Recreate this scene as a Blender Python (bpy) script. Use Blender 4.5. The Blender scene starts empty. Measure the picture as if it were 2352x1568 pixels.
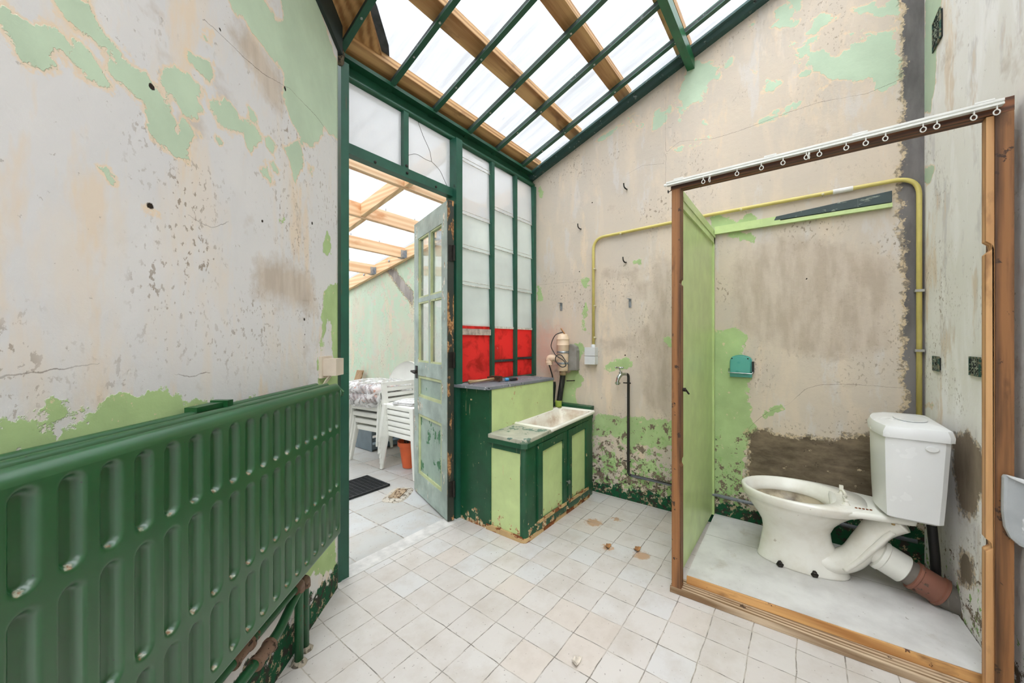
import bpy, bmesh, math, random
import numpy as np
from mathutils import Vector, Matrix, noise as mnoise

SC = bpy.context.scene
COL = SC.collection
random.seed(7)
# ------------------------------------------------------------------ camera
cam_d = bpy.data.cameras.new('camera')
cam_d.sensor_width = 36.0
cam_d.lens = 36.0 * 860.0 / 2352.0
cam_d.clip_start = 0.02
cam = bpy.data.objects.new('camera', cam_d)
COL.objects.link(cam)
cam.location = (0, 0, 1.15)
cam.rotation_euler = (math.pi / 2, 0, 0.6595 - math.pi / 2)
SC.camera = cam
# ------------------------------------------------------------------ world: bright overcast sky
W = bpy.data.worlds.new('overcast_sky')
SC.world = W
W.use_nodes = True
wn = W.node_tree
wn.nodes.clear()
wo = wn.nodes.new('ShaderNodeOutputWorld')
wb = wn.nodes.new('ShaderNodeBackground')
wt = wn.nodes.new('ShaderNodeTexCoord')
wd = wn.nodes.new('ShaderNodeVectorMath'); wd.operation = 'DOT_PRODUCT'
wd.inputs[1].default_value = Vector((-0.30, -0.22, 0.93)).normalized()   # direction of a glow added to the sky to brighten the room
wr = wn.nodes.new('ShaderNodeMapRange'); wr.interpolation_type = 'SMOOTHSTEP'
wr.inputs['From Min'].default_value = 0.25; wr.inputs['From Max'].default_value = 1.0
wr.inputs['To Min'].default_value = 0.58; wr.inputs['To Max'].default_value = 4.6
wb.inputs['Color'].default_value = (0.93, 0.965, 1.0, 1)
wn.links.new(wt.outputs['Generated'], wd.inputs[0])
wn.links.new(wd.outputs['Value'], wr.inputs['Value'])
wn.links.new(wr.outputs['Result'], wb.inputs['Strength'])
wn.links.new(wb.outputs['Background'], wo.inputs['Surface'])
# veiled sun
sd = bpy.data.lights.new('veiled_sun', 'SUN'); sd.energy = 0.4; sd.angle = math.radians(40); sd.color = (1, 0.99, 0.97)
sun = bpy.data.objects.new('veiled_sun', sd); COL.objects.link(sun)
sun.rotation_euler = Vector((0.55, 0.35, -0.75)).to_track_quat('-Z', 'Y').to_euler()
sun.location = (-4, -3, 6)
# ------------------------------------------------------------------ view
vs = SC.view_settings
vs.view_transform = 'Standard'; vs.look = 'None'; vs.gamma = 1.0; vs.use_curve_mapping = False
vs.exposure = 0.70
SC.cycles.use_denoising = True
SC.cycles.use_adaptive_sampling = True; SC.cycles.adaptive_threshold = 0.1; SC.cycles.adaptive_min_samples = 12
SC.cycles.max_bounces = 7; SC.cycles.diffuse_bounces = 4; SC.cycles.glossy_bounces = 3; SC.cycles.transparent_max_bounces = 16
SC.cycles.sample_clamp_indirect = 6.0
SC.cycles.caustics_reflective = False; SC.cycles.caustics_refractive = False

# ------------------------------------------------------------------ helpers
def tag(o, label=None, cat=None, group=None, kind=None):
    if label: o['label'] = label
    if cat: o['category'] = cat
    if group: o['group'] = group
    if kind: o['kind'] = kind
    return o

def thing(name, label, cat, loc=(0, 0, 0), rz=0.0, group=None, kind=None):
    o = bpy.data.objects.new(name, None)
    o.empty_display_size = 0.05
    COL.objects.link(o); o.location = loc; o.rotation_euler = (0, 0, rz)
    return tag(o, label, cat, group, kind)

def world_loc(o):
    v = Vector((0, 0, 0))
    while o: v += Vector(o.location); o = o.parent
    return v

SPLIT = {'screw', 'rivet', 'clamp_band', 'pipe_coupling', 'roofing_screw', 'bolt', 'floor_bolt', 'screw_hole', 'rust_mark', 'cable', 'clip', 'pipe_clip', 'old_putty', 'wall_bracket', 'joist_hanger', 'fixing_bolt', 'outer_pipe', 'grey_pipe', 'lap_edge', 'top_moulding'}

def islands(bm):
    bm.verts.ensure_lookup_table(); seen = set(); out = []
    for v in bm.verts:
        if v in seen: continue
        st = [v]; comp = []; seen.add(v)
        while st:
            a = st.pop(); comp.append(a)
            for e in a.link_edges:
                b = e.other_vert(a)
                if b not in seen: seen.add(b); st.append(b)
        out.append(comp)
    return out

def obj(name, bm, mat, parent=None, *a, **k):
    if name in SPLIT:
        comps = islands(bm)
        if len(comps) > 1:
            o = None
            for c in comps:
                nb = bmesh.new(); ix = {}
                for v in c: ix[v] = nb.verts.new(v.co)
                for f in {f for v in c for f in v.link_faces}: nb.faces.new([ix[v] for v in f.verts])
                o = obj1(name, nb, mat, parent, *a, **k)
            bm.free(); return o
    return obj1(name, bm, mat, parent, *a, **k)

def obj1(name, bm, mat, parent=None, world=True, smooth=False, bev=None, label=None, cat=None, group=None, kind=None, solid=None):
    """Link bmesh as one mesh object. WORLD: vertices are world positions and are moved to the parent's (or an own) origin."""
    if bev:
        bmesh.ops.bevel(bm, geom=[e for e in bm.edges if len(e.link_faces) == 2 and e.calc_face_angle(0) > 0.5] , offset=bev, segments=2, profile=0.6, affect='EDGES', clamp_overlap=True)
    org = Vector((0, 0, 0))
    if world:
        if parent: org = world_loc(parent)
        else:
            vs_ = [v.co for v in bm.verts]
            org = Vector(((min(v.x for v in vs_) + max(v.x for v in vs_)) / 2, (min(v.y for v in vs_) + max(v.y for v in vs_)) / 2, min(v.z for v in vs_)))
        bmesh.ops.translate(bm, verts=bm.verts, vec=-org)
    me = bpy.data.meshes.new(name)
    bm.normal_update()
    bm.to_mesh(me); bm.free()
    if smooth:
        for p in me.polygons: p.use_smooth = True
        if smooth is not True: me.set_sharp_from_angle(angle=math.radians(smooth))
    o = bpy.data.objects.new(name, me)
    COL.objects.link(o)
    if mat: me.materials.append(mat)
    if parent: o.parent = parent
    elif world: o.location = org
    if solid:
        md = o.modifiers.new('thickness', 'SOLIDIFY'); md.thickness = abs(solid); md.offset = 1 if solid > 0 else -1
    return tag(o, label, cat, group, kind)

def B():
    return bmesh.new()

def box(bm, x0, x1, y0, y1, z0, z1, M=None):
    p = [(x0, y0, z0), (x1, y0, z0), (x1, y1, z0), (x0, y1, z0), (x0, y0, z1), (x1, y0, z1), (x1, y1, z1), (x0, y1, z1)]
    v = [bm.verts.new(M @ Vector(q) if M else q) for q in p]
    for f in ((3, 2, 1, 0), (4, 5, 6, 7), (0, 1, 5, 4), (1, 2, 6, 5), (2, 3, 7, 6), (3, 0, 4, 7)):
        bm.faces.new([v[i] for i in f])
    return bm

def hull8(bm, a, b):
    """Box between two quads (lists of 4 points, same winding)."""
    v = [bm.verts.new(q) for q in a] + [bm.verts.new(q) for q in b]
    for f in ((3, 2, 1, 0), (4, 5, 6, 7), (0, 1, 5, 4), (1, 2, 6, 5), (2, 3, 7, 6), (3, 0, 4, 7)):
        bm.faces.new([v[i] for i in f])
    bmesh.ops.recalc_face_normals(bm, faces=bm.faces)
    return bm

def prism(bm, pts, lo, hi, f):
    """Polygon pts (2D) extruded between lo and hi; f(a,b,t) -> 3D."""
    A_ = [bm.verts.new(f(a, b, lo)) for a, b in pts]
    C_ = [bm.verts.new(f(a, b, hi)) for a, b in pts]
    n = len(pts)
    bm.faces.new(A_); bm.faces.new(C_[::-1])
    for i in range(n):
        bm.faces.new((A_[i], C_[i], C_[(i + 1) % n], A_[(i + 1) % n]))
    bmesh.ops.recalc_face_normals(bm, faces=bm.faces)
    return bm

def rings(bm, R, cap=True, closed=True):
    """Skin a list of rings (each a list of points)."""
    V = [[bm.verts.new(p) for p in r] for r in R]
    n = len(V[0])
    for a, b in zip(V[:-1], V[1:]):
        for i in range(n if closed else n - 1):
            bm.faces.new((a[i], a[(i + 1) % n], b[(i + 1) % n], b[i]))
    if cap:
        bm.faces.new(V[0][::-1]); bm.faces.new(V[-1])
    bmesh.ops.recalc_face_normals(bm, faces=bm.faces)
    return bm

def smooth_path(P, n=8):
    P = [Vector(p) for p in P]
    out = []
    for i in range(len(P) - 1):
        p0 = P[max(i - 1, 0)]; p1 = P[i]; p2 = P[i + 1]; p3 = P[min(i + 2, len(P) - 1)]
        for k in range(n):
            t = k / n
            out.append(0.5 * ((2 * p1) + (p2 - p0) * t + (2 * p0 - 5 * p1 + 4 * p2 - p3) * t * t + (3 * p1 - p0 - 3 * p2 + p3) * t ** 3))
    out.append(P[-1])
    return out

def bend(P, r, n=6):
    """Polyline with rounded corners of radius r."""
    P = [Vector(p) for p in P]
    out = [P[0]]
    for a, b, c in zip(P[:-2], P[1:-1], P[2:]):
        d1 = (a - b); d2 = (c - b)
        q = min(r, d1.length * .49, d2.length * .49)
        s = b + d1.normalized() * q; e = b + d2.normalized() * q
        for k in range(n + 1):
            t = k / n
            out.append(s * (1 - t) ** 2 + b * 2 * t * (1 - t) + e * t * t)
    out.append(P[-1])
    return out

def tube(bm, P, r, n=12, cap=True):
    P = [Vector(p) for p in P]
    rs = r if isinstance(r, (list, tuple)) else [r] * len(P)
    T = []
    for i in range(len(P)):
        T.append((P[min(i + 1, len(P) - 1)] - P[max(i - 1, 0)]).normalized())
    u = T[0].orthogonal().normalized()
    R = []
    for i in range(len(P)):
        u = (u - T[i] * u.dot(T[i])).normalized()
        w = T[i].cross(u)
        R.append([P[i] + (u * math.cos(a) + w * math.sin(a)) * rs[i] for a in [2 * math.pi * k / n for k in range(n)]])
    return rings(bm, R, cap)

def lathe(bm, prof, c=(0, 0, 0), axis=(0, 0, 1), n=24):
    """Profile [(r, h)] around AXIS through c."""
    ax = Vector(axis).normalized(); u = ax.orthogonal().normalized(); w = ax.cross(u); c = Vector(c)
    R = [[c + ax * h + (u * math.cos(a) + w * math.sin(a)) * max(r, 1e-4) for a in [2 * math.pi * k / n for k in range(n)]] for r, h in prof]
    return rings(bm, R, True)

def ball(bm, c, r, s=(1, 1, 1), seg=12):
    bmesh.ops.create_uvsphere(bm, u_segments=seg, v_segments=max(6, seg // 2), radius=1, matrix=Matrix.Translation(c) @ Matrix.Diagonal((r * s[0], r * s[1], r * s[2], 1)))
    return bm

def copy_tree(o, parent=None):
    c = o.copy(); COL.objects.link(c)
    if parent: c.parent = parent; c.matrix_parent_inverse = o.matrix_parent_inverse.copy()
    for ch in list(o.children): copy_tree(ch, c)
    return c

# ------------------------------------------------------------------ materials
class NT:
    def __init__(s, name):
        s.m = bpy.data.materials.new(name); s.m.use_nodes = True
        s.t = s.m.node_tree; s.t.nodes.clear()
        s.out = s.t.nodes.new('ShaderNodeOutputMaterial')
        s.b = s.t.nodes.new('ShaderNodeBsdfPrincipled')
        s.t.links.new(s.b.outputs[0], s.out.inputs[0])
        s._pos = None
    def n(s, t, **k):
        x = s.t.nodes.new(t)
        for a, v in k.items(): setattr(x, a, v)
        return x
    def set(s, inp, v):
        if hasattr(v, 'is_linked') or isinstance(v, bpy.types.NodeSocket): s.t.links.new(v, inp)
        elif isinstance(v, (tuple, list)) and len(v) == 3 and inp.type == 'RGBA': inp.default_value = (*v, 1)
        else: inp.default_value = v
    def pos(s, obj=False):
        if obj: return s.n('ShaderNodeTexCoord').outputs['Object']
        if not s._pos: s._pos = s.n('ShaderNodeNewGeometry').outputs['Position']
        return s._pos
    def xyz(s, v):
        return s.n('ShaderNodeSeparateXYZ'), v
    def sep(s, v):
        x = s.n('ShaderNodeSeparateXYZ'); s.set(x.inputs[0], v); return x.outputs
    def map(s, v, scale=(1, 1, 1), loc=(0, 0, 0), rot=(0, 0, 0)):
        x = s.n('ShaderNodeMapping'); s.set(x.inputs[0], v)
        x.inputs['Scale'].default_value = scale; x.inputs['Location'].default_value = loc; x.inputs['Rotation'].default_value = rot
        return x.outputs[0]
    def noise(s, v, scale=5, detail=4, rough=.55, dist=0.0):
        x = s.n('ShaderNodeTexNoise'); s.set(x.inputs['Vector'], v)
        x.inputs['Scale'].default_value = scale; x.inputs['Detail'].default_value = detail
        x.inputs['Roughness'].default_value = rough; x.inputs['Distortion'].default_value = dist
        return x.outputs['Fac']
    def step(s, v, a, b, lo=0.0, hi=1.0):
        x = s.n('ShaderNodeMapRange'); s.set(x.inputs['Value'], v)
        x.inputs['From Min'].default_value = a; x.inputs['From Max'].default_value = b
        x.inputs['To Min'].default_value = lo; x.inputs['To Max'].default_value = hi
        return x.outputs[0]
    def ma(s, op, a, b=0.0, c=None):
        x = s.n('ShaderNodeMath', operation=op); s.set(x.inputs[0], a); s.set(x.inputs[1], b)
        if c is not None: s.set(x.inputs[2], c)
        return x.outputs[0]
    def mix(s, f, a, b):
        x = s.n('ShaderNodeMix', data_type='RGBA'); s.set(x.inputs[0], f); s.set(x.inputs[6], a); s.set(x.inputs[7], b)
        return x.outputs[2]
    def attr(s, name):
        return s.n('ShaderNodeAttribute', attribute_name=name).outputs['Fac']
    def bump(s, h, strength=.3, dist=.01):
        x = s.n('ShaderNodeBump'); s.set(x.inputs['Height'], h); x.inputs['Strength'].default_value = strength; x.inputs['Distance'].default_value = dist
        s.t.links.new(x.outputs[0], s.b.inputs['Normal'])
    def done(s, color=None, rough=.6, metal=0.0, spec=.5):
        if color is not None: s.set(s.b.inputs['Base Color'], color)
        s.set(s.b.inputs['Roughness'], rough); s.set(s.b.inputs['Metallic'], metal)
        s.set(s.b.inputs['Specular IOR Level'], spec)
        return s.m

def srgb(r, g, b):
    f = lambda c: ((c / 255 + .055) / 1.055) ** 2.4 if c > 10 else c / 255 / 12.92
    return (f(r), f(g), f(b))

def plain(name, c, rough=.5, metal=0.0, var=.12, scale=14, spec=.5, bumpy=0.0):
    k = NT(name); p = k.pos(True)
    d = tuple(max(0, x * (1 - var)) for x in c); l = tuple(min(1, x * (1 + var * .6)) for x in c)
    n = k.noise(p, scale, 6)
    col = k.mix(k.step(n, .35, .65), d, l)
    if bumpy: k.bump(k.noise(p, scale * 3, 5), bumpy, .005)
    return k.done(col, k.step(k.noise(p, scale * 2, 3), .3, .7, rough * .85, min(1, rough * 1.15)), metal, spec)

def worn(name, c, chip, rough=.45, amt=.70, scale=26, low=0.0, lowz=0.2, under=None, dirt=.18, stretch=(1, 1, 1)):
    """Old paint: colour c, flaked to chip; flakes grow towards the foot (wear)."""
    k = NT(name); p = k.pos()
    pm = k.map(p, stretch)
    n = k.noise(pm, scale, 8, .62)
    big = k.noise(p, scale * .22, 3)
    v = k.ma('ADD', k.ma('MULTIPLY', n, .75), k.ma('MULTIPLY', big, .25))
    if low:
        z = k.sep(p)[2]
        v = k.ma('ADD', v, k.step(z, 0.0, lowz, low, 0.0))
    m = k.step(v, amt, amt + .012)
    base = k.mix(k.step(k.noise(p, 9, 6), .35, .7), tuple(x * (1 - dirt) for x in c), tuple(min(1, x * (1 + dirt * .5)) for x in c))
    scr = k.step(k.noise(k.map(p, (60, 60, 6)), 1.0, 5), .66, .70)
    base = k.mix(k.ma('MULTIPLY', scr, .35), base, chip)
    ch = k.mix(k.step(k.noise(p, 60, 4), .4, .6), chip, under or tuple(x * .6 for x in chip))
    col = k.mix(m, base, ch)
    k.bump(k.ma('ADD', k.ma('MULTIPLY', m, -.6), k.ma('MULTIPLY', k.noise(p, 40, 4), .3)), .35, .004)
    return k.done(col, k.ma('ADD', k.ma('MULTIPLY', m, .35), rough))

def wood(name, c1, c2, axis=0, rough=.65, scale=1.0, dark=None, world=True, damage=0.0, dmg_col=None):
    k = NT(name); p = k.pos(not world)
    st = [16 * scale] * 3; st[axis] = 1.1 * scale
    pm = k.map(p, tuple(st))
    n1 = k.noise(pm, 1.6, 6, .6, .6)
    st2 = [90 * scale] * 3; st2[axis] = 3 * scale
    n2 = k.noise(k.map(p, tuple(st2)), 1.0, 3, .5)
    wv = k.n('ShaderNodeTexWave', wave_type='RINGS', rings_direction='XYZ'[axis]); 
    st3 = [9 * scale] * 3; st3[axis] = .5 * scale
    k.set(wv.inputs[0], k.map(p, tuple(st3), (.37, .21, .13)))
    wv.inputs['Scale'].default_value = 1.6; wv.inputs['Distortion'].default_value = 3.5; wv.inputs['Detail'].default_value = 3
    g = k.ma('ADD', k.ma('MULTIPLY', n1, .5), k.ma('ADD', k.ma('MULTIPLY', n2, .25), k.ma('MULTIPLY', wv.outputs['Fac'], .3)))
    col = k.mix(k.step(g, .36, .68), c1, c2)
    if dark:
        kn = k.step(k.noise(k.map(p, tuple(6 if i != axis else 2.2 for i in range(3))), 1.5, 5), .60, .72)
        col = k.mix(kn, col, dark)
    if damage:
        m = k.step(k.noise(p, 22, 8, .65), damage, damage + .03)
        col = k.mix(m, col, dmg_col)
    k.bump(g, .3, .004)
    return k.done(col, rough)
# paint-layer outlines per wall, millimetres in the wall's own plane
POLY = {
 'A': {
  'g': [[(1190,1653),(1170,1672),(1161,1669),(1152,1664),(1139,1678),(1125,1686),(1111,1690),(1104,1700),(1095,1692),(1086,1683),(1075,1691),(1060,1689),(1045,1681),(1035,1669),(1026,1644),(1045,1638),(1060,1626),(1072,1628),(1082,1643),(1090,1650),(1100,1648),(1113,1645),(1124,1627),(1113,1620),(1106,1615),(1125,1602),(1135,1599),(1154,1599),(1165,1607),(1174,1623),(1181,1633),(1190,1638)],[(1120,1732),(1055,1792),(1051,1768),(1042,1753),(1026,1741),(1004,1742),(980,1730),(948,1732),(928,1718),(913,1701),(887,1691),(871,1673),(867,1630),(842,1626),(836,1589),(859,1589),(875,1598),(910,1587),(928,1597),(941,1609),(935,1619),(950,1636),(951,1657),(974,1661),(989,1666),(1004,1671),(1026,1672),(1021,1691),(1010,1708),(1032,1708),(1053,1711),(1072,1717),(1086,1718),(1102,1725)],[(920,1744),(851,1804),(820,1806),(783,1798),(811,1753),(797,1736),(820,1711),(851,1699),(871,1708),(891,1723),(911,1720),(917,1732)],[(861,1686),(842,1683),(797,1672),(825,1646),(844,1623),(863,1632)],[(847,1849),(811,1867),(758,1886),(763,1827),(778,1809),(788,1822),(811,1824),(834,1826),(844,1832)],[(778,1782),(715,1815),(675,1807),(644,1786),(657,1766),(704,1731),(737,1737),(758,1752)],[(650,1796),(605,1805),(562,1801),(555,1786),(591,1767),(611,1733),(625,1757),(644,1778)],[(547,1806),(492,1814),(497,1782),(532,1779)],[(625,1858),(591,1858),(573,1850),(591,1831),(618,1833)],[(570,1694),(509,1751),(454,1742),(467,1721),(509,1717),(488,1686),(509,1663),(540,1684)],[(726,2099),(562,2252),(532,2251),(484,2244),(432,2273),(441,2312),(459,2348),(235,2555),(173,2550),(48,2480),(-31,2435),(-31,2104),(120,2075),(223,1938),(304,1919),(314,1891),(304,1839),(356,1734),(386,1757),(395,1806),(432,1830),(414,1850),(335,1925),(366,1946),(405,1972),(441,2012),(432,2091),(484,2089),(532,2096),(605,2094),(644,2106),(681,2099)],[(816,1935),(788,1940),(763,1968),(778,1932),(802,1920)],[(753,1692),(732,1700),(726,1686),(743,1682)],[(270,1849),(223,1853),(235,1818),(281,1815)],[(1040,1483),(1026,1486),(1017,1476),(1026,1472)],[(948,1437),(938,1441),(928,1435),(941,1430)]],
  't': [[(644,2101),(532,2096),(441,2095),(432,2028),(459,1939),(532,1942),(605,1968),(669,1994),(699,2025)],[(567,1418),(443,1435),(312,1440),(218,1397),(192,1274),(345,1273),(487,1271),(582,1300),(597,1336)]],
  'l': [[(1194,1040),(1163,1048),(1144,1051),(1129,1045),(1136,1023),(1123,970),(1194,967)],[(1063,997),(1050,1017),(1040,1033),(1032,1042),(1009,1034),(991,1040),(955,1032),(945,1056),(916,1050),(899,1061),(889,1043),(893,1019),(869,1033),(852,1024),(850,1001),(811,1014),(806,1002),(756,986),(638,975),(396,959),(19,935),(19,87),(1123,663),(1123,970)],[(-30,1429),(110,1394),(152,1349),(159,1244),(179,1147),(152,1101),(125,1160),(96,1234),(58,1222),(66,1112),(27,1041),(-30,1037)],[(118,1646),(74,1611),(81,1521),(139,1534)],[(205,1103),(186,1083),(186,1000),(212,1053)],[(179,1006),(139,1022),(-30,1016),(-30,928),(230,961)],[(474,1579),(443,1579),(452,1560),(470,1560)],[(1114,1040),(1106,1040),(1105,1032),(1110,1018)]],
   'crack': [[(788,1977),(738,1984),(644,1992),(548,2008),(394,2064),(198,2079),(27,2068)],[(1181,1098),(1149,1098),(1095,1104),(1050,1106)],[(828,1455),(787,1451),(758,1452),(711,1481)],[(865,1072),(828,1063),(780,1070)]],
 },
 'B': {
  'g': [[(554,2979),(448,2963),(398,2899),(327,2907),(341,2857),(405,2853),(412,2799),(463,2797),(485,2740),(500,2679),(554,2675),(609,2644),(641,2656),(658,2714),(690,2770),(658,2827),(666,2900),(609,2927)],[(554,2565),(493,2576),(463,2516),(456,2464),(398,2452),(500,2429),(562,2415),(617,2411),(674,2416),(690,2456),(658,2437),(570,2451),(523,2495),(516,2534)],[(1061,2745),(955,2791),(937,2747),(881,2681),(918,2666),(984,2708),(1022,2731)],[(1257,2685),(1172,2716),(1071,2739),(1111,2695),(1193,2674)],[(175,2705),(113,2697),(100,2643),(125,2601),(156,2610),(194,2606),(181,2670)],[(70,2879),(23,2830),(-23,2830),(-68,2829),(-73,2769),(-51,2730),(-12,2712),(29,2701),(46,2761)],[(144,3033),(119,3088),(70,3083),(35,3020),(11,2963),(29,2921),(58,2929),(94,2917),(125,2940),(194,2967),(188,2995)],[(64,3125),(-23,3075),(17,3010),(46,3048)],[(-17,2861),(-46,2919),(-107,2936),(-107,2866),(-57,2849)],[(29,2657),(-34,2666),(-51,2644),(-12,2632),(23,2647)],[(-62,2682),(-101,2664),(-90,2641)],[(-51,2730),(-79,2767),(-107,2781),(-107,2732)],[(144,2502),(100,2501),(107,2458),(137,2470)],[(273,2433),(201,2466),(94,2469),(17,2513),(-107,2534),(-107,2510),(11,2485),(88,2440),(194,2441)],[(240,2834),(214,2834),(197,2784),(220,2744),(243,2778)],[(690,2631),(641,2639),(625,2607),(674,2607)],[(327,3066),(246,3064),(220,3065),(220,3023),(266,3043)],[(85,2826),(-70,2788),(-143,2717),(-263,2739),(-374,2727),(-401,2583),(-401,2454),(-327,2375),(-263,2491),(-125,2573),(-14,2693)],[(-212,2902),(-374,2879),(-401,2756),(-279,2776)],[(-23,2920),(-89,2957),(-161,2883),(-70,2859)],[(-178,2793),(-246,2779),(-238,2740),(-187,2754)],[(821,2752),(705,2753),(719,2625),(821,2616)]],
  'l': [[(1245,614),(1006,600),(691,627),(543,638),(543,482),(791,410),(911,420),(974,331),(1072,457),(1209,436),(1281,425)],[(467,1217),(346,1228),(266,1187),(300,1028),(233,926),(266,844),(211,628),(255,504),(289,339),(255,241),(462,135)],[(358,1809),(233,1813),(222,1733),(300,1772)],[(455,1936),(394,1951),(323,1883),(244,1920),(211,1861),(300,1852),(442,1851)],[(1336,1469),(1310,1366),(1336,1282),(1299,1204),(1355,1232),(1374,1369)],[(1470,1122),(1374,1147),(1336,1096),(1393,992),(1462,850),(1470,989)],[(1550,880),(1393,923),(1336,858),(1412,750),(1393,631),(1550,614)],[(1191,982),(1105,1008),(1006,1052),(974,974),(1039,940),(1174,933)],[(1763,2460),(1719,2412),(1745,2326),(1780,2390)],[(958,1725),(896,1733),(911,1704)],[(762,1177),(699,1191),(699,1103),(733,1132)],[(1370,1643),(1317,1637),(1317,1553),(1355,1556)],[(1807,1631),(1736,1625),(1745,1497),(1789,1500)],[(1209,287),(1105,323),(1072,200),(1174,146)],[(943,290),(791,350),(776,248),(911,219)],[(200,721),(105,782),(85,764),(185,691)]],
  't': [[(300,1745),(85,1761),(-195,1666),(-343,1577),(-359,1334),(-343,1115),(-107,1041),(105,1110),(323,1214),(346,1538)],[(1191,1684),(943,1661),(943,1599),(1191,1631)],[(958,1569),(850,1574),(865,1438),(958,1475)],[(821,1707),(691,1690),(691,633),(881,702),(943,1225),(850,1284)],[(1209,1163),(943,1194),(911,1100),(1174,1048)]],
  'd': [[(-395,3019),(-401,2195),(-392,1938),(-404,1547),(-407,1116),(-398,1007),(-413,836),(-374,767),(-492,698),(-520,785),(-520,2942)],[(266,602),(168,627),(85,604),(-33,608),(-107,610),(-295,667),(-449,691),(-492,363),(-295,332),(-107,342),(85,328),(266,318),(250,452)]],
  'k': [[(1719,64),(1245,97),(1072,72),(881,93),(691,105),(442,140),(300,151),(126,172),(-492,279),(-492,-349),(1719,-1477)]],
   'crack': [[(273,580),(250,636),(200,695),(157,738),(60,792),(-14,885),(-70,911),(-178,923),(-295,922),(-401,917)],[(739,2433),(650,2484),(442,2436),(300,2437),(45,2460),(-70,2464),(-263,2434),(-401,2458)],[(736,2810),(739,2588),(733,2408),(739,2202)],[(1006,2364),(896,2395),(733,2363)],[(1807,1631),(1510,1629),(1281,1617)]],
 },
 'C': {
  'g': [[(2642,2868),(2423,2703),(2489,2558),(2523,2304),(2581,2224),(2673,2269)],[(2657,1998),(2523,1949),(2596,1894),(2673,1920)],[(2657,843),(2523,871),(2559,837)]],
  'd': [[(2332,761),(2197,805),(2079,764),(2057,661),(2148,504),(2249,484),(2303,589)],[(2243,332),(2148,324),(2148,243),(2276,195)]],
 },
 'T': {
  'd': [[(4062,2068),(3882,2046),(3484,1702),(3484,1564)]],
 },
}
# ------------------------------------------------------------------ palette
CREAM = srgb(214, 206, 196); PEACH = srgb(224, 200, 168); GREYW = srgb(205, 202, 200); TAN = srgb(176, 160, 143)
GREEN_T = srgb(186, 204, 178); GREEN_L = srgb(172, 195, 138); CEMENT = srgb(112, 108, 106); MOLD = srgb(52, 50, 42)
DKG = srgb(24, 78, 50); CHIP = srgb(214, 192, 150)

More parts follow.
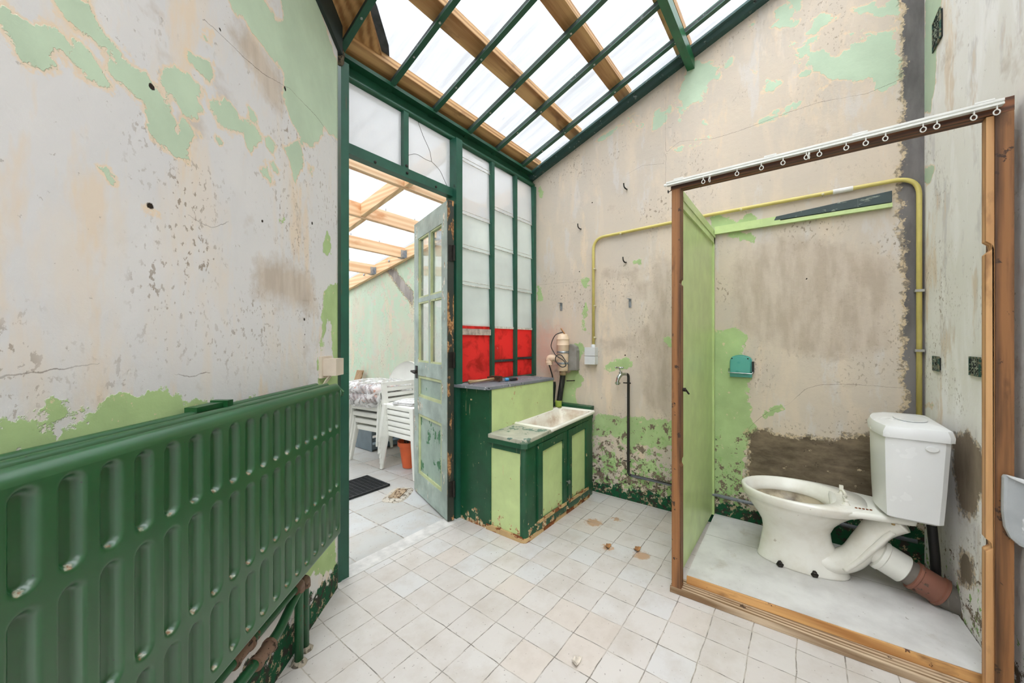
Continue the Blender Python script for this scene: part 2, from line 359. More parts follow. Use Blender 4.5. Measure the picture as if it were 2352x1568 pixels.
def wall_mat(name, cA, cB, cC, gT=GREEN_T, gL=GREEN_L, cem=CEMENT, mold=MOLD, holes=(), flake=.0, flake_col=None, dk2=None, streak=.5, mottle=None, seed=0.0, frag=0.0, cem_low=None, haloc=PEACH, pinky=None):
    k = NT(name); p0 = k.pos(); p = k.map(p0, (1, 1, 1), (seed, seed * .7, seed * .3))
    pv = k.map(p, (1, 1, .28))
    base = k.mix(k.step(k.noise(p, 2.3, 5), .38, .62), cA, cB)
    base = k.mix(k.step(k.noise(pv, 7, 5, .6, .4), .50, .62, 0, .8), base, cC)
    base = k.mix(k.ma('MULTIPLY', k.step(k.noise(pv, 11, 5, .62), .56, .64), streak), base, GREYW)
    base = k.mix(k.step(k.noise(pv, 5.5, 5, .65), .58, .66, 0, .55), base, PEACH)
    base = k.mix(k.step(k.noise(p, 3.4, 5, .7), .60, .70, 0, .45), base, TAN)
    # scuffs: fine dark scratches gathered in clouds
    cl = k.step(k.noise(p, 3.1, 4), .50, .66)
    fine = k.step(k.noise(k.map(p, (1, 1, .7)), 70, 4, .6), .585, .62)
    base = k.mix(k.ma('MULTIPLY', k.ma('MULTIPLY', cl, fine), .8), base, srgb(140, 125, 108))
    fine2 = k.step(k.noise(p, 38, 5, .7), .66, .68)
    base = k.mix(k.ma('MULTIPLY', fine2, .55), base, srgb(150, 140, 130))
    e = k.ma('SUBTRACT', k.noise(p, 13, 6, .66), .5)
    e2 = k.ma('SUBTRACT', k.noise(p, 34, 5, .7), .5)
    edge = k.ma('ADD', k.ma('MULTIPLY', e, .085), k.ma('MULTIPLY', e2, .03))
    rough_edge = k.ma('ADD', k.ma('MULTIPLY', e, .26), k.ma('MULTIPLY', e2, .12))
    A_ = {l: k.attr(l) for l in 'gltdkp'}
    # tan scraped zones, soft streaky border
    mt = k.step(k.ma('ADD', A_['t'], k.ma('ADD', k.ma('MULTIPLY', e, .14), k.ma('MULTIPLY', e2, .05))), -.02, .04, 0, .85)
    base = k.mix(mt, base, k.mix(k.step(k.noise(pv, 18, 4), .4, .62), srgb(178, 163, 146), srgb(198, 184, 168)))
    if pinky:
        base = k.mix(k.step(k.ma('ADD', A_['p'], k.ma('MULTIPLY', e, .5)), -.05, .12, 0, .6), base, pinky)
    gsum = k.ma('ADD', A_['g'], edge)
    if frag: gsum = k.ma('SUBTRACT', gsum, k.step(k.noise(p, 8.5, 5, .62), .49, .53, 0, frag))
    base = k.mix(k.step(k.ma('ADD', gsum, .009), 0, .006, 0, .7), base, haloc)
    mg = k.step(gsum, 0, .003)
    gcol = k.mix(k.step(k.noise(p, 8, 5), .35, .7), tuple(x * .93 for x in gT), tuple(min(1, x * 1.05) for x in gT))
    base = k.mix(mg, base, gcol)
    ml = k.step(k.ma('ADD', A_['l'], k.ma('ADD', edge, k.ma('MULTIPLY', e, .04))), 0, .004)
    lcol = k.mix(k.step(k.noise(p, 7, 4), .35, .7), tuple(x * .86 for x in gL), tuple(min(1, x * 1.08) for x in gL))
    lcol = k.mix(k.step(k.noise(p, 26, 5, .7), .63, .66, 0, .7), lcol, PEACH)
    base = k.mix(ml, base, lcol)
    paint = k.ma('MAXIMUM', mg, ml)
    if mottle:   # decayed foot of the wall: cream, green and dark pits mixed
        z = k.sep(p0)[2]
        lowm = k.step(z, mottle[0], mottle[1], 1, 0)
        f1 = k.step(k.ma('ADD', k.noise(p, 17, 6, .72), k.ma('MULTIPLY', lowm, .10)), .60, .62)
        base = k.mix(k.ma('MULTIPLY', f1, k.ma('GREATER_THAN', lowm, .05)), base, srgb(122, 108, 92))
        f2 = k.step(k.ma('ADD', k.noise(p, 23, 6, .7), k.ma('MULTIPLY', lowm, .12)), .64, .66)
        base = k.mix(k.ma('MULTIPLY', f2, k.ma('GREATER_THAN', lowm, .05)), base, srgb(150, 182, 118))
        f3 = k.step(k.ma('ADD', k.noise(p, 29, 6, .74), k.ma('MULTIPLY', lowm, .14)), .70, .72)
        base = k.mix(k.ma('MULTIPLY', f3, k.ma('GREATER_THAN', lowm, .05)), base, srgb(74, 68, 56))
    if flake:
        fm = k.step(k.noise(p, 9, 6, .68), flake, flake + .01)
        base = k.mix(fm, base, flake_col or gT); paint = k.ma('MAXIMUM', paint, fm)
    ce = k.ma('ADD', A_['d'], k.ma('ADD', k.ma('MULTIPLY', e, .10), k.ma('MULTIPLY', e2, .07)))
    rim = k.step(ce, -.022, -.012, 0, 1)
    base = k.mix(k.ma('MULTIPLY', rim, .7), base, k.mix(k.step(k.noise(p, 60, 5), .45, .55), srgb(198, 176, 140), srgb(104, 92, 74)))
    md = k.step(ce, 0, .005)
    ccol = k.mix(k.step(k.noise(pv, 10, 5, .62), .36, .66), tuple(x * .72 for x in cem), tuple(x * 1.3 for x in cem))
    if cem_low:
        lowc = k.mix(k.step(k.noise(k.map(p, (1, .6, 1.6)), 14, 5, .66), .36, .66), tuple(x * .62 for x in cem_low), tuple(x * 1.35 for x in cem_low))
        lowc = k.mix(k.step(k.noise(p, 15, 5, .7), .655, .67), lowc, srgb(196, 176, 148)); lowc = k.mix(k.step(k.noise(p, 27, 5, .7), .66, .68), lowc, srgb(70, 62, 52))
        ccol = k.mix(k.step(k.sep(p0)[2], .72, .80), lowc, ccol)
    base = k.mix(md, base, ccol)
    mk = k.step(k.ma('ADD', A_['k'], rough_edge), 0, .012)
    kcol = k.mix(k.step(k.noise(p, 24, 5, .7), .44, .5), mold, dk2 or DKG)
    kcol = k.mix(k.step(k.noise(p, 31, 5, .72), .57, .60), kcol, srgb(168, 150, 122))
    base = k.mix(mk, base, kcol)
    crk = k.ma('ABSOLUTE', k.ma('ADD', k.attr('c'), k.ma('MULTIPLY', e2, .012)))
    crk = k.ma('MULTIPLY', k.step(crk, .0005, .0014, 1, 0), k.ma('LESS_THAN', k.attr('n'), .013))
    base = k.mix(k.ma('MULTIPLY', crk, k.step(k.noise(p, 6, 3), .35, .6, .15, .75)), base, srgb(96, 84, 72))
    hole = None
    for (hx, hy, hz, hr) in holes:
        dd = k.n('ShaderNodeVectorMath', operation='DISTANCE'); k.set(dd.inputs[0], p0); dd.inputs[1].default_value = (hx, hy, hz)
        v = k.ma('ADD', dd.outputs['Value'], k.ma('MULTIPLY', e2, .02))
        h_ = k.step(v, hr * .45, hr * .6, 1, 0)
        hole = h_ if hole is None else k.ma('MAXIMUM', hole, h_)
    hsum = k.ma('ADD', k.ma('MULTIPLY', paint, .55), k.ma('ADD', k.ma('MULTIPLY', k.noise(p, 30, 5, .65), .5), k.ma('MULTIPLY', md, -.4)))
    if hole is not None:
        base = k.mix(hole, base, srgb(40, 32, 24)); hsum = k.ma('SUBTRACT', hsum, k.ma('MULTIPLY', hole, 1.5))
    k.bump(hsum, .42, .006)
    return k.done(base, .88, 0, .25)

def seg_sdf(P, poly):
    """Signed distance (inside positive) of points P (n,2) to polygon."""
    poly = np.array(poly, float)
    d2 = np.full(len(P), 1e9); inside = np.zeros(len(P), bool)
    for a, b in zip(poly, np.roll(poly, -1, 0)):
        ab = b - a; L = (ab ** 2).sum() + 1e-12
        t = np.clip(((P - a) @ ab) / L, 0, 1)
        q = a + t[:, None] * ab
        d2 = np.minimum(d2, ((P - q) ** 2).sum(1))
        c = ((a[1] > P[:, 1]) != (b[1] > P[:, 1]))
        with np.errstate(divide='ignore', invalid='ignore'):
            xi = (b[0] - a[0]) * (P[:, 1] - a[1]) / (b[1] - a[1] + 1e-15) + a[0]
        inside ^= (c & (P[:, 0] < xi))
    d = np.sqrt(d2)
    return np.where(inside, d, -d)

def wall(name, f, u0, u1, z0, ztop, mat, layers, thick, step=.016):
    """Wall surface as a fine grid: f(u, z) -> point; ztop(u). Paint-layer outlines are kept as distances per vertex."""
    nu = max(2, int((u1 - u0) / step)); zm = max(ztop(u0), ztop(u1)); nz = max(2, int((zm - z0) / step))
    me = bpy.data.meshes.new(name)
    U = np.linspace(u0, u1, nu + 1); T = np.linspace(0, 1, nz + 1)
    uu, tt = np.meshgrid(U, T, indexing='ij')
    zz = z0 + tt * (np.vectorize(ztop)(uu) - z0)
    P = np.stack([uu.ravel(), zz.ravel()], 1)
    V = [f(a, b) for a, b in P]
    nn = nz + 1
    F = [(i * nn + j, (i + 1) * nn + j, (i + 1) * nn + j + 1, i * nn + j + 1) for i in range(nu) for j in range(nz)]
    me.from_pydata(V, [], F)
    for l in 'gltdkp':
        d = np.full(len(P), -1.0)
        for poly in layers.get(l, []):
            q = np.array(poly) / 1000.0
            d = np.maximum(d, seg_sdf(P, q))
        at = me.attributes.new(l, 'FLOAT', 'POINT'); at.data.foreach_set('value', np.clip(d, -1, .3).astype(np.float32))
    cs = np.full(len(P), .2); cn = np.full(len(P), .2)
    for line in layers.get('crack', []):
        q = np.array(line) / 1000.0
        for a, b in zip(q[:-1], q[1:]):
            ab = b - a; L = (ab ** 2).sum() + 1e-12
            t = ((P - a) @ ab) / L; tc = np.clip(t, 0, 1)
            d = np.sqrt(((P - (a + tc[:, None] * ab)) ** 2).sum(1))
            s = np.sign(ab[0] * (P[:, 1] - a[1]) - ab[1] * (P[:, 0] - a[0]))
            m = d < cn; cs[m] = (d * s)[m]; cn[m] = d[m]
    for nm, v in (('c', cs), ('n', cn)):
        at = me.attributes.new(nm, 'FLOAT', 'POINT'); at.data.foreach_set('value', v.astype(np.float32))
    for p in me.polygons: p.use_smooth = True
    me.materials.append(mat)
    o = bpy.data.objects.new(name, me); COL.objects.link(o)
    md = o.modifiers.new('thickness', 'SOLIDIFY'); md.thickness = abs(thick); md.offset = -1 if thick > 0 else 1
    return tag(o, kind='structure')

# ------------------------------------------------------------------ frame of the place
XB, YG, YC, YGF = 2.66, 1.825, -.48, 1.80
F_ = Vector((math.cos(.6595), math.sin(.6595), 0)); R_ = Vector((math.sin(.6595), -math.cos(.6595), 0))
WD = (F_ - R_ * .0302).normalized()          # direction of the oblique left wall
WN = Vector((WD.y, -WD.x, 0))                 # its normal, into the room
W0 = F_ * 1.75 + R_ * (-.8144)                # its far end, at the doorway
def wA(s, off=0.0, z=0.0): return W0 - WD * s + WN * off + Vector((0, 0, z))
def yc(x): return -.468 - .065 * (2.66 - x)   # the right wall runs slightly askew
def roofz(y, z0=2.55): return z0 + .37 * (1.825 - y)
RZ = math.atan2(WD.y, WD.x)

POLY['A']['k'] = [[(-50, -100), (-50, 110), (300, 130), (600, 150), (1900, 165), (1900, -100)]]
POLY['A'].setdefault('t', [])
POLY['B']['p'] = [[(1560, 850), (1560, 1250), (1840, 1300), (1840, 850)]]

HA = [(0.817, 1.706, .012), (0.813, 1.445, .013), (1.323, 2.041, .012), (1.015, 1.996, .008), (1.197, 1.534, .008), (1.512, 1.628, .01), (1.452, 1.236, .008), (1.455, 1.177, .008), (1.449, 1.128, .008)]
mA = wall_mat('peeling_plaster_left', srgb(214, 211, 208), srgb(208, 206, 205), srgb(216, 206, 194), streak=.35, seed=3.1,
              holes=[tuple(wA(1.75 - d, 0, z)) + (r,) for d, z, r in HA])
mB = wall_mat('peeling_plaster_back', srgb(206, 192, 174), srgb(197, 186, 172), srgb(212, 196, 176), streak=.45, seed=0.0, frag=.03, cem_low=srgb(116, 102, 84), mottle=(.18, .62), pinky=srgb(214, 168, 146),
              holes=[(XB, 1.39, 1.70, .008), (XB, 1.35, 1.42, .007), (XB, 1.375, 1.40, .006), (XB, 1.55, 1.52, .008), (XB, 1.02, 1.05, .008), (XB, .93, 1.04, .008), (XB, -.02, 1.50, .008), (XB, .56, 1.14, .008), (XB, 1.28, 2.22, .008)])
mC = wall_mat('streaked_plaster_right', srgb(232, 230, 226), srgb(226, 223, 216), srgb(238, 236, 234), streak=.8, seed=5.7, mottle=(.0, .30), cem=srgb(142, 128, 110))
mT = wall_mat('mint_plaster_terrace', srgb(188, 208, 184), srgb(208, 202, 182), srgb(196, 212, 190), streak=.3, flake=.57, flake_col=srgb(206, 200, 182), seed=8.3, cem=srgb(158, 152, 146))
wall('wall_left', lambda s, z: tuple(wA(s, 0, z)), 0.0, 2.6, -.02, lambda s: roofz(wA(s).y, 2.47), mA, POLY['A'], -.14)
wall('wall_back', lambda y, z: (XB, y, z), YC, 1.90, -.02, lambda y: roofz(y, 2.545), mB, POLY['B'], -.14)
wall('wall_right', lambda x, z: (x, yc(x), z), -.6, XB + .02, -.02, lambda x: roofz(yc(x), 2.545), mC, POLY['C'], -.14)
wall('wall_terrace', lambda y, z: (XB, y, z), 1.90, 6.2, -.02, lambda y: 2.14 + .19 * (3.547 - y), mT, {**POLY['T'], 'k': [[(1900, -100), (1900, 60), (6200, 60), (6200, -100)]]}, -.14, .03)

bm = B(); box(bm, -.35, -.20, 1.90, 6.2, -.02, 2.9); obj('wall_light_block', bm, mT, kind='structure')  # unseen wall, added to close the terrace on the left and cut its light
# floors
def tile_mat(name, tx, ty, x0, y0, c1, c2, grout, mortar, rust=(), rough=.38):
    k = NT(name); p = k.pos()
    jit = k.n('ShaderNodeTexNoise'); k.set(jit.inputs['Vector'], p); jit.inputs['Scale'].default_value = 9; jit.inputs['Detail'].default_value = 6
    v = k.n('ShaderNodeVectorMath', operation='SCALE'); 
    sb = k.n('ShaderNodeVectorMath', operation='SUBTRACT'); k.set(sb.inputs[0], jit.outputs['Color']); sb.inputs[1].default_value = (.5, .5, .5)
    k.set(v.inputs[0], sb.outputs[0]); v.inputs['Scale'].default_value = .012
    ad = k.n('ShaderNodeVectorMath', operation='ADD'); k.set(ad.inputs[0], p); k.set(ad.inputs[1], v.outputs[0])
    mp = k.map(ad.outputs[0], (1, 1, 0), (-x0, -y0, 0))
    br = k.n('ShaderNodeTexBrick', offset=0.0, squash=1.0); k.set(br.inputs['Vector'], mp)
    br.inputs['Color1'].default_value = (0, 0, 0, 1); br.inputs['Color2'].default_value = (1, 1, 1, 1); br.inputs['Mortar'].default_value = (.5, .5, .5, 1)
    br.inputs['Scale'].default_value = 1; br.inputs['Mortar Size'].default_value = mortar; br.inputs['Mortar Smooth'].default_value = .3
    br.inputs['Brick Width'].default_value = tx; br.inputs['Row Height'].default_value = ty; br.inputs['Bias'].default_value = 0
    rnd = k.sep(br.outputs['Color'])[0]
    col = k.mix(rnd, c1, c2)
    col = k.mix(k.step(rnd, .88, .92, 0, .30), col, srgb(212, 196, 180))
    col = k.mix(k.step(rnd, .14, .1, 0, .35), col, srgb(196, 199, 202))
    col = k.mix(k.step(k.noise(p, 6, 6, .65), .46, .72, 0, .5), col, srgb(172, 160, 146))
    col = k.mix(k.step(k.noise(p, 70, 4, .6), .66, .69, 0, .75), col, srgb(120, 112, 104))
    for (rx, ry, rr) in rust:
        dd = k.n('ShaderNodeVectorMath', operation='DISTANCE'); k.set(dd.inputs[0], p); dd.inputs[1].default_value = (rx, ry, 0)
        vv = k.ma('ADD', dd.outputs['Value'], k.ma('MULTIPLY', k.ma('SUBTRACT', k.noise(p, 40, 6), .5), .09))
        col = k.mix(k.step(vv, rr, rr * .6, 0, .7), col, srgb(176, 128, 78))
    gap = k.ma('MULTIPLY', br.outputs['Fac'], k.step(k.noise(p, 7, 5), .30, .5, .35, 1.0))
    col = k.mix(gap, col, k.mix(k.step(k.noise(p, 20, 4), .4, .6), grout, tuple(min(1, x * 2.4) for x in grout)))
    # chipped joints
    ch = k.ma('MULTIPLY', k.step(k.noise(p, 34, 8, .7), .62, .64), k.step(br.outputs['Fac'], .02, .3))
    col = k.mix(ch, col, grout)
    k.bump(k.ma('ADD', k.ma('MULTIPLY', br.outputs['Fac'], -1), k.ma('ADD', k.ma('MULTIPLY', rnd, .25), k.ma('MULTIPLY', k.noise(p, 12, 5), .2))), .35, .006)
    return k.done(col, k.step(k.noise(p, 5, 4), .3, .7, rough * .8, rough * 1.3))
fm = tile_mat('old_floor_tiles', .146, .1395, 1.028 - .146 * 40, 1.412 - .1395 * 40, srgb(203, 198, 192), srgb(196, 190, 184), srgb(120, 114, 106), .0022,
              rust=[(2.02, .68, .05), (1.98, .86, .035), (2.20, 1.05, .06), (2.33, .95, .03)])
tm = tile_mat('terrace_tiles', .30, .30, .15 - 30, 1.80 - 30, srgb(180, 180, 175), srgb(174, 173, 168), srgb(120, 114, 106), .0045, rough=.5)
bm = B(); box(bm, -1.6, XB + .1, YC - .3, 1.735, -.08, 0.0); obj('floor', bm, fm, kind='structure')
bm = B(); box(bm, -1.6, XB + .1, 1.835, 6.2, -.08, -.004); obj('floor', bm, tm, kind='structure')
sill = plain('worn_sill_stone', srgb(206, 203, 198), .6, var=.18, scale=18, bumpy=.3)
bm = B(); box(bm, .6, 1.72, 1.735, 1.835, -.08, .004); obj('trim_1', bm, sill, bev=.003, kind='structure')
# ------------------------------------------------------------------ shared materials
steel = worn('dark_green_steel_paint', srgb(30, 84, 66), srgb(96, 72, 52), .42, .66, 30, under=srgb(30, 30, 28))
steel_roof = worn('green_steel_roof_paint', srgb(26, 78, 56), srgb(60, 52, 44), .4, .74, 30, under=srgb(22, 22, 20))
putty = worn('flaking_putty', srgb(50, 58, 56), srgb(112, 118, 116), .8, .60, 40)
pine = wood('pine_purlin', srgb(196, 156, 104), srgb(146, 102, 58), 0, .6, 1.0, dark=srgb(104, 68, 38))
pine_y = wood('pine_boards', srgb(190, 146, 92), srgb(136, 92, 48), 1, .6, 1.0, dark=srgb(104, 68, 38))
larch_x = wood('new_pine_x', srgb(236, 204, 166), srgb(216, 172, 130), 0, .55, .8, dark=srgb(206, 150, 104))
larch_y = wood('new_pine_y', srgb(238, 208, 166), srgb(220, 178, 132), 1, .55, .8, dark=srgb(206, 150, 104))
galv = plain('galvanised_steel', srgb(172, 178, 184), .4, .8, var=.25, scale=40)
iron = plain('dark_iron', srgb(46, 42, 38), .5, .6, var=.3, scale=40)
lead = plain('lead_flashing', srgb(84, 86, 90), .45, .6, var=.4, scale=20)
screwm = plain('screw_metal', srgb(190, 190, 184), .35, .9)

def sheet_mat(name, tint, trans, dirt, milk=.9):
    k = NT(name); p = k.pos()
    t = k.n('ShaderNodeBsdfTransparent'); tl = k.n('ShaderNodeBsdfTranslucent'); df = k.n('ShaderNodeBsdfDiffuse')
    st = k.step(k.noise(k.map(p, (14, 1.2, 1)), 1.5, 7, .62), .42, .68)
    spk = k.step(k.noise(k.map(p, (30, 8, 8)), 2.0, 8, .7), .64, .68)
    d = k.ma('MAXIMUM', k.ma('MULTIPLY', st, dirt), k.ma('MULTIPLY', spk, dirt * 1.4))
    c = k.mix(d, tint, tuple(x * .55 for x in tint))
    k.set(t.inputs[0], c); k.set(tl.inputs[0], k.mix(d, (milk, milk, milk * 1.02), (.5, .5, .5))); k.set(df.inputs[0], (.8, .82, .85))
    m1 = k.n('ShaderNodeMixShader'); m1.inputs[0].default_value = .22
    k.t.links.new(tl.outputs[0], m1.inputs[1]); k.t.links.new(df.outputs[0], m1.inputs[2])
    m2 = k.n('ShaderNodeMixShader'); m2.inputs[0].default_value = trans
    k.t.links.new(m1.outputs[0], m2.inputs[1]); k.t.links.new(t.outputs[0], m2.inputs[2])
    k.t.links.new(m2.outputs[0], k.out.inputs[0])
    return k.m
sheet = sheet_mat('clear_corrugated_sheet', (.97, .98, 1.0), .78, .40, .55)
sheet2 = sheet_mat('terrace_corrugated_sheet', (.96, .97, 1.0), .40, .30, .50)

def frosted_mat(name, tint, trans=.15, pat=0.0, lo=.8):
    k = NT(name); p = k.pos()
    t = k.n('ShaderNodeBsdfTransparent'); tl = k.n('ShaderNodeBsdfTranslucent'); df = k.n('ShaderNodeBsdfDiffuse'); gl = k.n('ShaderNodeBsdfGlossy')
    c = k.mix(k.step(k.noise(p, 4, 6), .35, .7), tint, tuple(x * lo for x in tint))
    if pat:
        vo = k.n('ShaderNodeTexVoronoi', feature='F1'); k.set(vo.inputs['Vector'], p); vo.inputs['Scale'].default_value = pat; vo.inputs['Randomness'].default_value = .25
        c = k.mix(k.step(vo.outputs['Distance'], .2, .6), c, tuple(min(1, x * .90) for x in tint))
    k.set(t.inputs[0], c); k.set(tl.inputs[0], c); k.set(df.inputs[0], tint); gl.inputs['Roughness'].default_value = .25
    a = k.n('ShaderNodeMixShader'); a.inputs[0].default_value = .45
    k.t.links.new(tl.outputs[0], a.inputs[1]); k.t.links.new(df.outputs[0], a.inputs[2])
    b = k.n('ShaderNodeMixShader'); b.inputs[0].default_value = trans
    k.t.links.new(a.outputs[0], b.inputs[1]); k.t.links.new(t.outputs[0], b.inputs[2])
    c2 = k.n('ShaderNodeMixShader'); c2.inputs[0].default_value = .05
    k.t.links.new(b.outputs[0], c2.inputs[1]); k.t.links.new(gl.outputs[0], c2.inputs[2])
    k.t.links.new(c2.outputs[0], k.out.inputs[0])
    return k.m
frost = frosted_mat('frosted_glass', (.93, .97, .95), .22)
ribbed = frosted_mat('pebbled_glass', (.97, .98, .99), .42, pat=110)
k = NT('red_painted_glass'); p = k.pos()
rc = k.mix(k.step(k.noise(p, 9, 6, .6, .5), .48, .66), srgb(255, 98, 94), srgb(214, 78, 70))
rc = k.mix(k.step(k.noise(k.map(p, (1, 1, .5)), 26, 8, .7), .69, .71), rc, srgb(244, 214, 212))
tl = k.n('ShaderNodeBsdfTranslucent'); k.set(tl.inputs[0], rc); k.set(k.b.inputs['Base Color'], rc); k.b.inputs['Roughness'].default_value = .5
mx = k.n('ShaderNodeMixShader'); mx.inputs[0].default_value = .75
k.t.links.new(k.b.outputs[0], mx.inputs[1]); k.t.links.new(tl.outputs[0], mx.inputs[2]); k.t.links.new(mx.outputs[0], k.out.inputs[0])
redglass = k.m
k = NT('door_glass'); p = k.pos()
t = k.n('ShaderNodeBsdfTransparent'); gl = k.n('ShaderNodeBsdfGlossy'); gl.inputs['Roughness'].default_value = .03
fr = k.n('ShaderNodeLayerWeight'); fr.inputs[0].default_value = .25
df = k.n('ShaderNodeBsdfDiffuse'); k.set(df.inputs[0], (.9, .93, .92))
t.inputs[0].default_value = (.95, .98, .97, 1)
a = k.n('ShaderNodeMixShader'); k.set(a.inputs[0], k.step(k.noise(p, 6, 5), .4, .7, .04, .16)); k.t.links.new(t.outputs[0], a.inputs[1]); k.t.links.new(df.outputs[0], a.inputs[2])
m = k.n('ShaderNodeMixShader'); k.set(m.inputs[0], k.ma('MULTIPLY', fr.outputs[1], .45)); k.t.links.new(a.outputs[0], m.inputs[1]); k.t.links.new(gl.outputs[0], m.inputs[2])
k.t.links.new(m.outputs[0], k.out.inputs[0])
clear = k.m

# ------------------------------------------------------------------ glazed screen between room and terrace
bm = B(); box(bm, .915, .955, 1.745, 1.86, 0, 2.50); box(bm, .90, .915, 1.74, 1.78, 0, .9); obj('trim_2', bm, steel, bev=.004, kind='structure')
bm = B(); box(bm, .93, 2.66, 1.835, 1.86, 2.465, 2.585); box(bm, .93, 2.66, 1.785, 1.835, 2.555, 2.575)
tube(bm, [(.93, 1.832, 2.49), (2.66, 1.832, 2.49)], .019, 12)
obj('trim_3', bm, steel_roof, smooth=40, kind='structure')
scr = thing('window_1', None, None, (2.17, YG, .85), kind='structure')
def wbar(x0, x1, z0, z1, name='glazing_bar', y0=1.80, y1=1.85, mat=steel):
    bm = B(); box(bm, x0, x1, y0, y1, z0, z1); obj(name, bm, mat, scr, bev=.003)
wbar(1.69, 1.745, 0.0, 2.47, 'door_post', 1.765, 1.86)
wbar(2.082, 2.112, .86, 2.47); wbar(2.366, 2.393, .86, 2.47); wbar(2.625, 2.66, .86, 2.47, 'side_bar')
wbar(1.745, 2.625, .855, .875, 'bottom_rail')
wbar(2.112, 2.366, .995, 1.012, 'cross_bar', 1.815, 1.84, putty); wbar(2.393, 2.625, 1.005, 1.022, 'cross_bar', 1.815, 1.84, putty)
bm = B(); box(bm, 1.748, 2.08, 1.808, 1.832, 1.195, 1.238); obj('peeling_tape', bm, plain('dirty_tape', srgb(178, 162, 150), .8, var=.4, scale=30), scr, bev=.004, label='torn grey tape strip')
cols = [(1.745, 2.082, [1.27, 1.55, 1.80, 2.03, 2.39, 2.47], 1.27), (2.112, 2.366, [1.262, 1.57, 1.86, 2.15, 2.47], 1.262), (2.393, 2.625, [1.262, 1.57, 1.865, 2.15, 2.47], 1.262)]
lapm = plain('dirty_glass_lap', srgb(205, 200, 190), .7, var=.35, scale=50)
for ci, (x0, x1, zs, rt) in enumerate(cols):
    for a, b in zip(zs[:-1], zs[1:]):
        bm = B(); hull8(bm, [(x0, 1.822, a - .012), (x1, 1.822, a - .012), (x1, 1.826, a - .012), (x0, 1.826, a - .012)], [(x0, 1.830, b), (x1, 1.830, b), (x1, 1.834, b), (x0, 1.834, b)])
        obj('pane', bm, frost if b < 2.3 else ribbed, scr)
        if a > 1.3:
            bm = B(); tube(bm, [(x0, 1.8205, a - .012), ((x0 + x1) / 2, 1.820, a - .014), (x1, 1.8205, a - .011)], .003, 6); tube(bm, [(x0, 1.823, a + .012), (x1, 1.823, a + .013)], .002, 6)
            obj('lap_edge', bm, lapm, scr)
    bm = B(); box(bm, x0, x1, 1.824, 1.829, .87, rt - .006); obj('red_pane', bm, redglass, scr, label='red painted pane')
    if ci: 
        bm = B(); box(bm, x0, x1, 1.816, 1.830, rt - .014, rt + .002); obj('putty_strip', bm, lapm, scr)
tw = thing('window_2', None, None, (1.32, YG, 2.1), kind='structure')
for n, a in [('transom', (.945, 1.75, 1.80, 1.85, 2.095, 2.148)), ('mullion', (1.312, 1.346, 1.80, 1.85, 2.148, 2.47))]:
    bm = B(); box(bm, *a); obj(n, bm, steel, tw, bev=.003)
for x0, x1 in ((.955, 1.312), (1.346, 1.69)):
    bm = B(); box(bm, x0, x1, 1.826, 1.830, 2.148, 2.47); pn = obj('pane', bm, ribbed, tw)
crk = B()
for P in ([(1.43, 1.8235, 2.47), (1.47, 1.8235, 2.40), (1.52, 1.8235, 2.33), (1.535, 1.8235, 2.27)], [(1.535, 1.8235, 2.27), (1.49, 1.8235, 2.265), (1.42, 1.8235, 2.27), (1.36, 1.8235, 2.24)], [(1.535, 1.8235, 2.27), (1.60, 1.8235, 2.24), (1.64, 1.8235, 2.19), (1.67, 1.8235, 2.15)]):
    tube(crk, smooth_path(P, 4), .0013, 5)
obj('glass_crack', crk, plain('crack_dirt', srgb(90, 84, 76), .8), tw, label='thin branching crack')
bm = B()
for x, z in ((1.13, 2.105), (1.335, 2.12), (1.55, 2.11), (1.73, 2.12), (1.33, 2.16)): lathe(bm, [(.008, 0), (.008, .004), (.004, .006)], (x, 1.80, z), (0, -1, 0), 8)
obj('rivet', bm, iron, tw, smooth=40)

# ------------------------------------------------------------------ glass roof
def slope_bar(bm, x0, x1, ya, yb, zo, h):
    """Bar along the slope: bottom at roofz(zo), height h."""
    hull8(bm, [(x0, ya, roofz(ya, zo)), (x1, ya, roofz(ya, zo)), (x1, yb, roofz(yb, zo)), (x0, yb, roofz(yb, zo))],
          [(x0, ya, roofz(ya, zo + h)), (x1, ya, roofz(ya, zo + h)), (x1, yb, roofz(yb, zo + h)), (x0, yb, roofz(yb, zo + h))])
bars = [(.935, 1.835, .55, 'closest to the left wall, beside the plank soffit'), (1.230, 1.835, -.44, 'second from the left wall'), (1.530, 1.835, -.44, 'third from the left wall'),
        (1.835, 1.835, -.44, 'fourth from the left wall'), (2.128, 1.835, .59, 'fifth from the left wall, ending at the thick green beam'), (2.45, 1.835, -.44, 'nearest to the back wall')]
for x, ya, yb, w in bars:
    bm = B(); slope_bar(bm, x - .015, x + .015, ya, yb, 2.55, .006); slope_bar(bm, x - .004, x + .004, ya, yb, 2.556, .034)
    t = thing('steel_glazing_bar', 'dark green steel roof bar ' + w, 'roof bar', (x, 1.82, 2.55), group='steel bars of the glass roof')
    obj('bar', bm, steel_roof, t)
    bm = B(); slope_bar(bm, x - .013, x - .004, ya - .02, yb + .02, 2.557, .018); slope_bar(bm, x + .004, x + .013, ya - .02, yb + .02, 2.557, .018); obj('old_putty', bm, putty, t, label='flaking putty')
    bm = B()
    for yy in (1.60, 1.40, 1.01, .62): 
        if yy > yb + .05: lathe(bm, [(.006, -.002), (.006, .003), (.003, .004)], (x, yy, roofz(yy, 2.55)), (0, 0, -1), 8)
    obj('screw', bm, screwm, t)
bm = B(); box(bm, 1.2, 2.70, .555, .60, 2.93, 3.0)
tag(obj('roof_beam', bm, worn('green_beam_paint', srgb(22, 92, 52), srgb(90, 70, 50), .3, .68, 26), bev=.004), 'thick glossy green steel beam crossing under the roof into the back wall', 'beam')
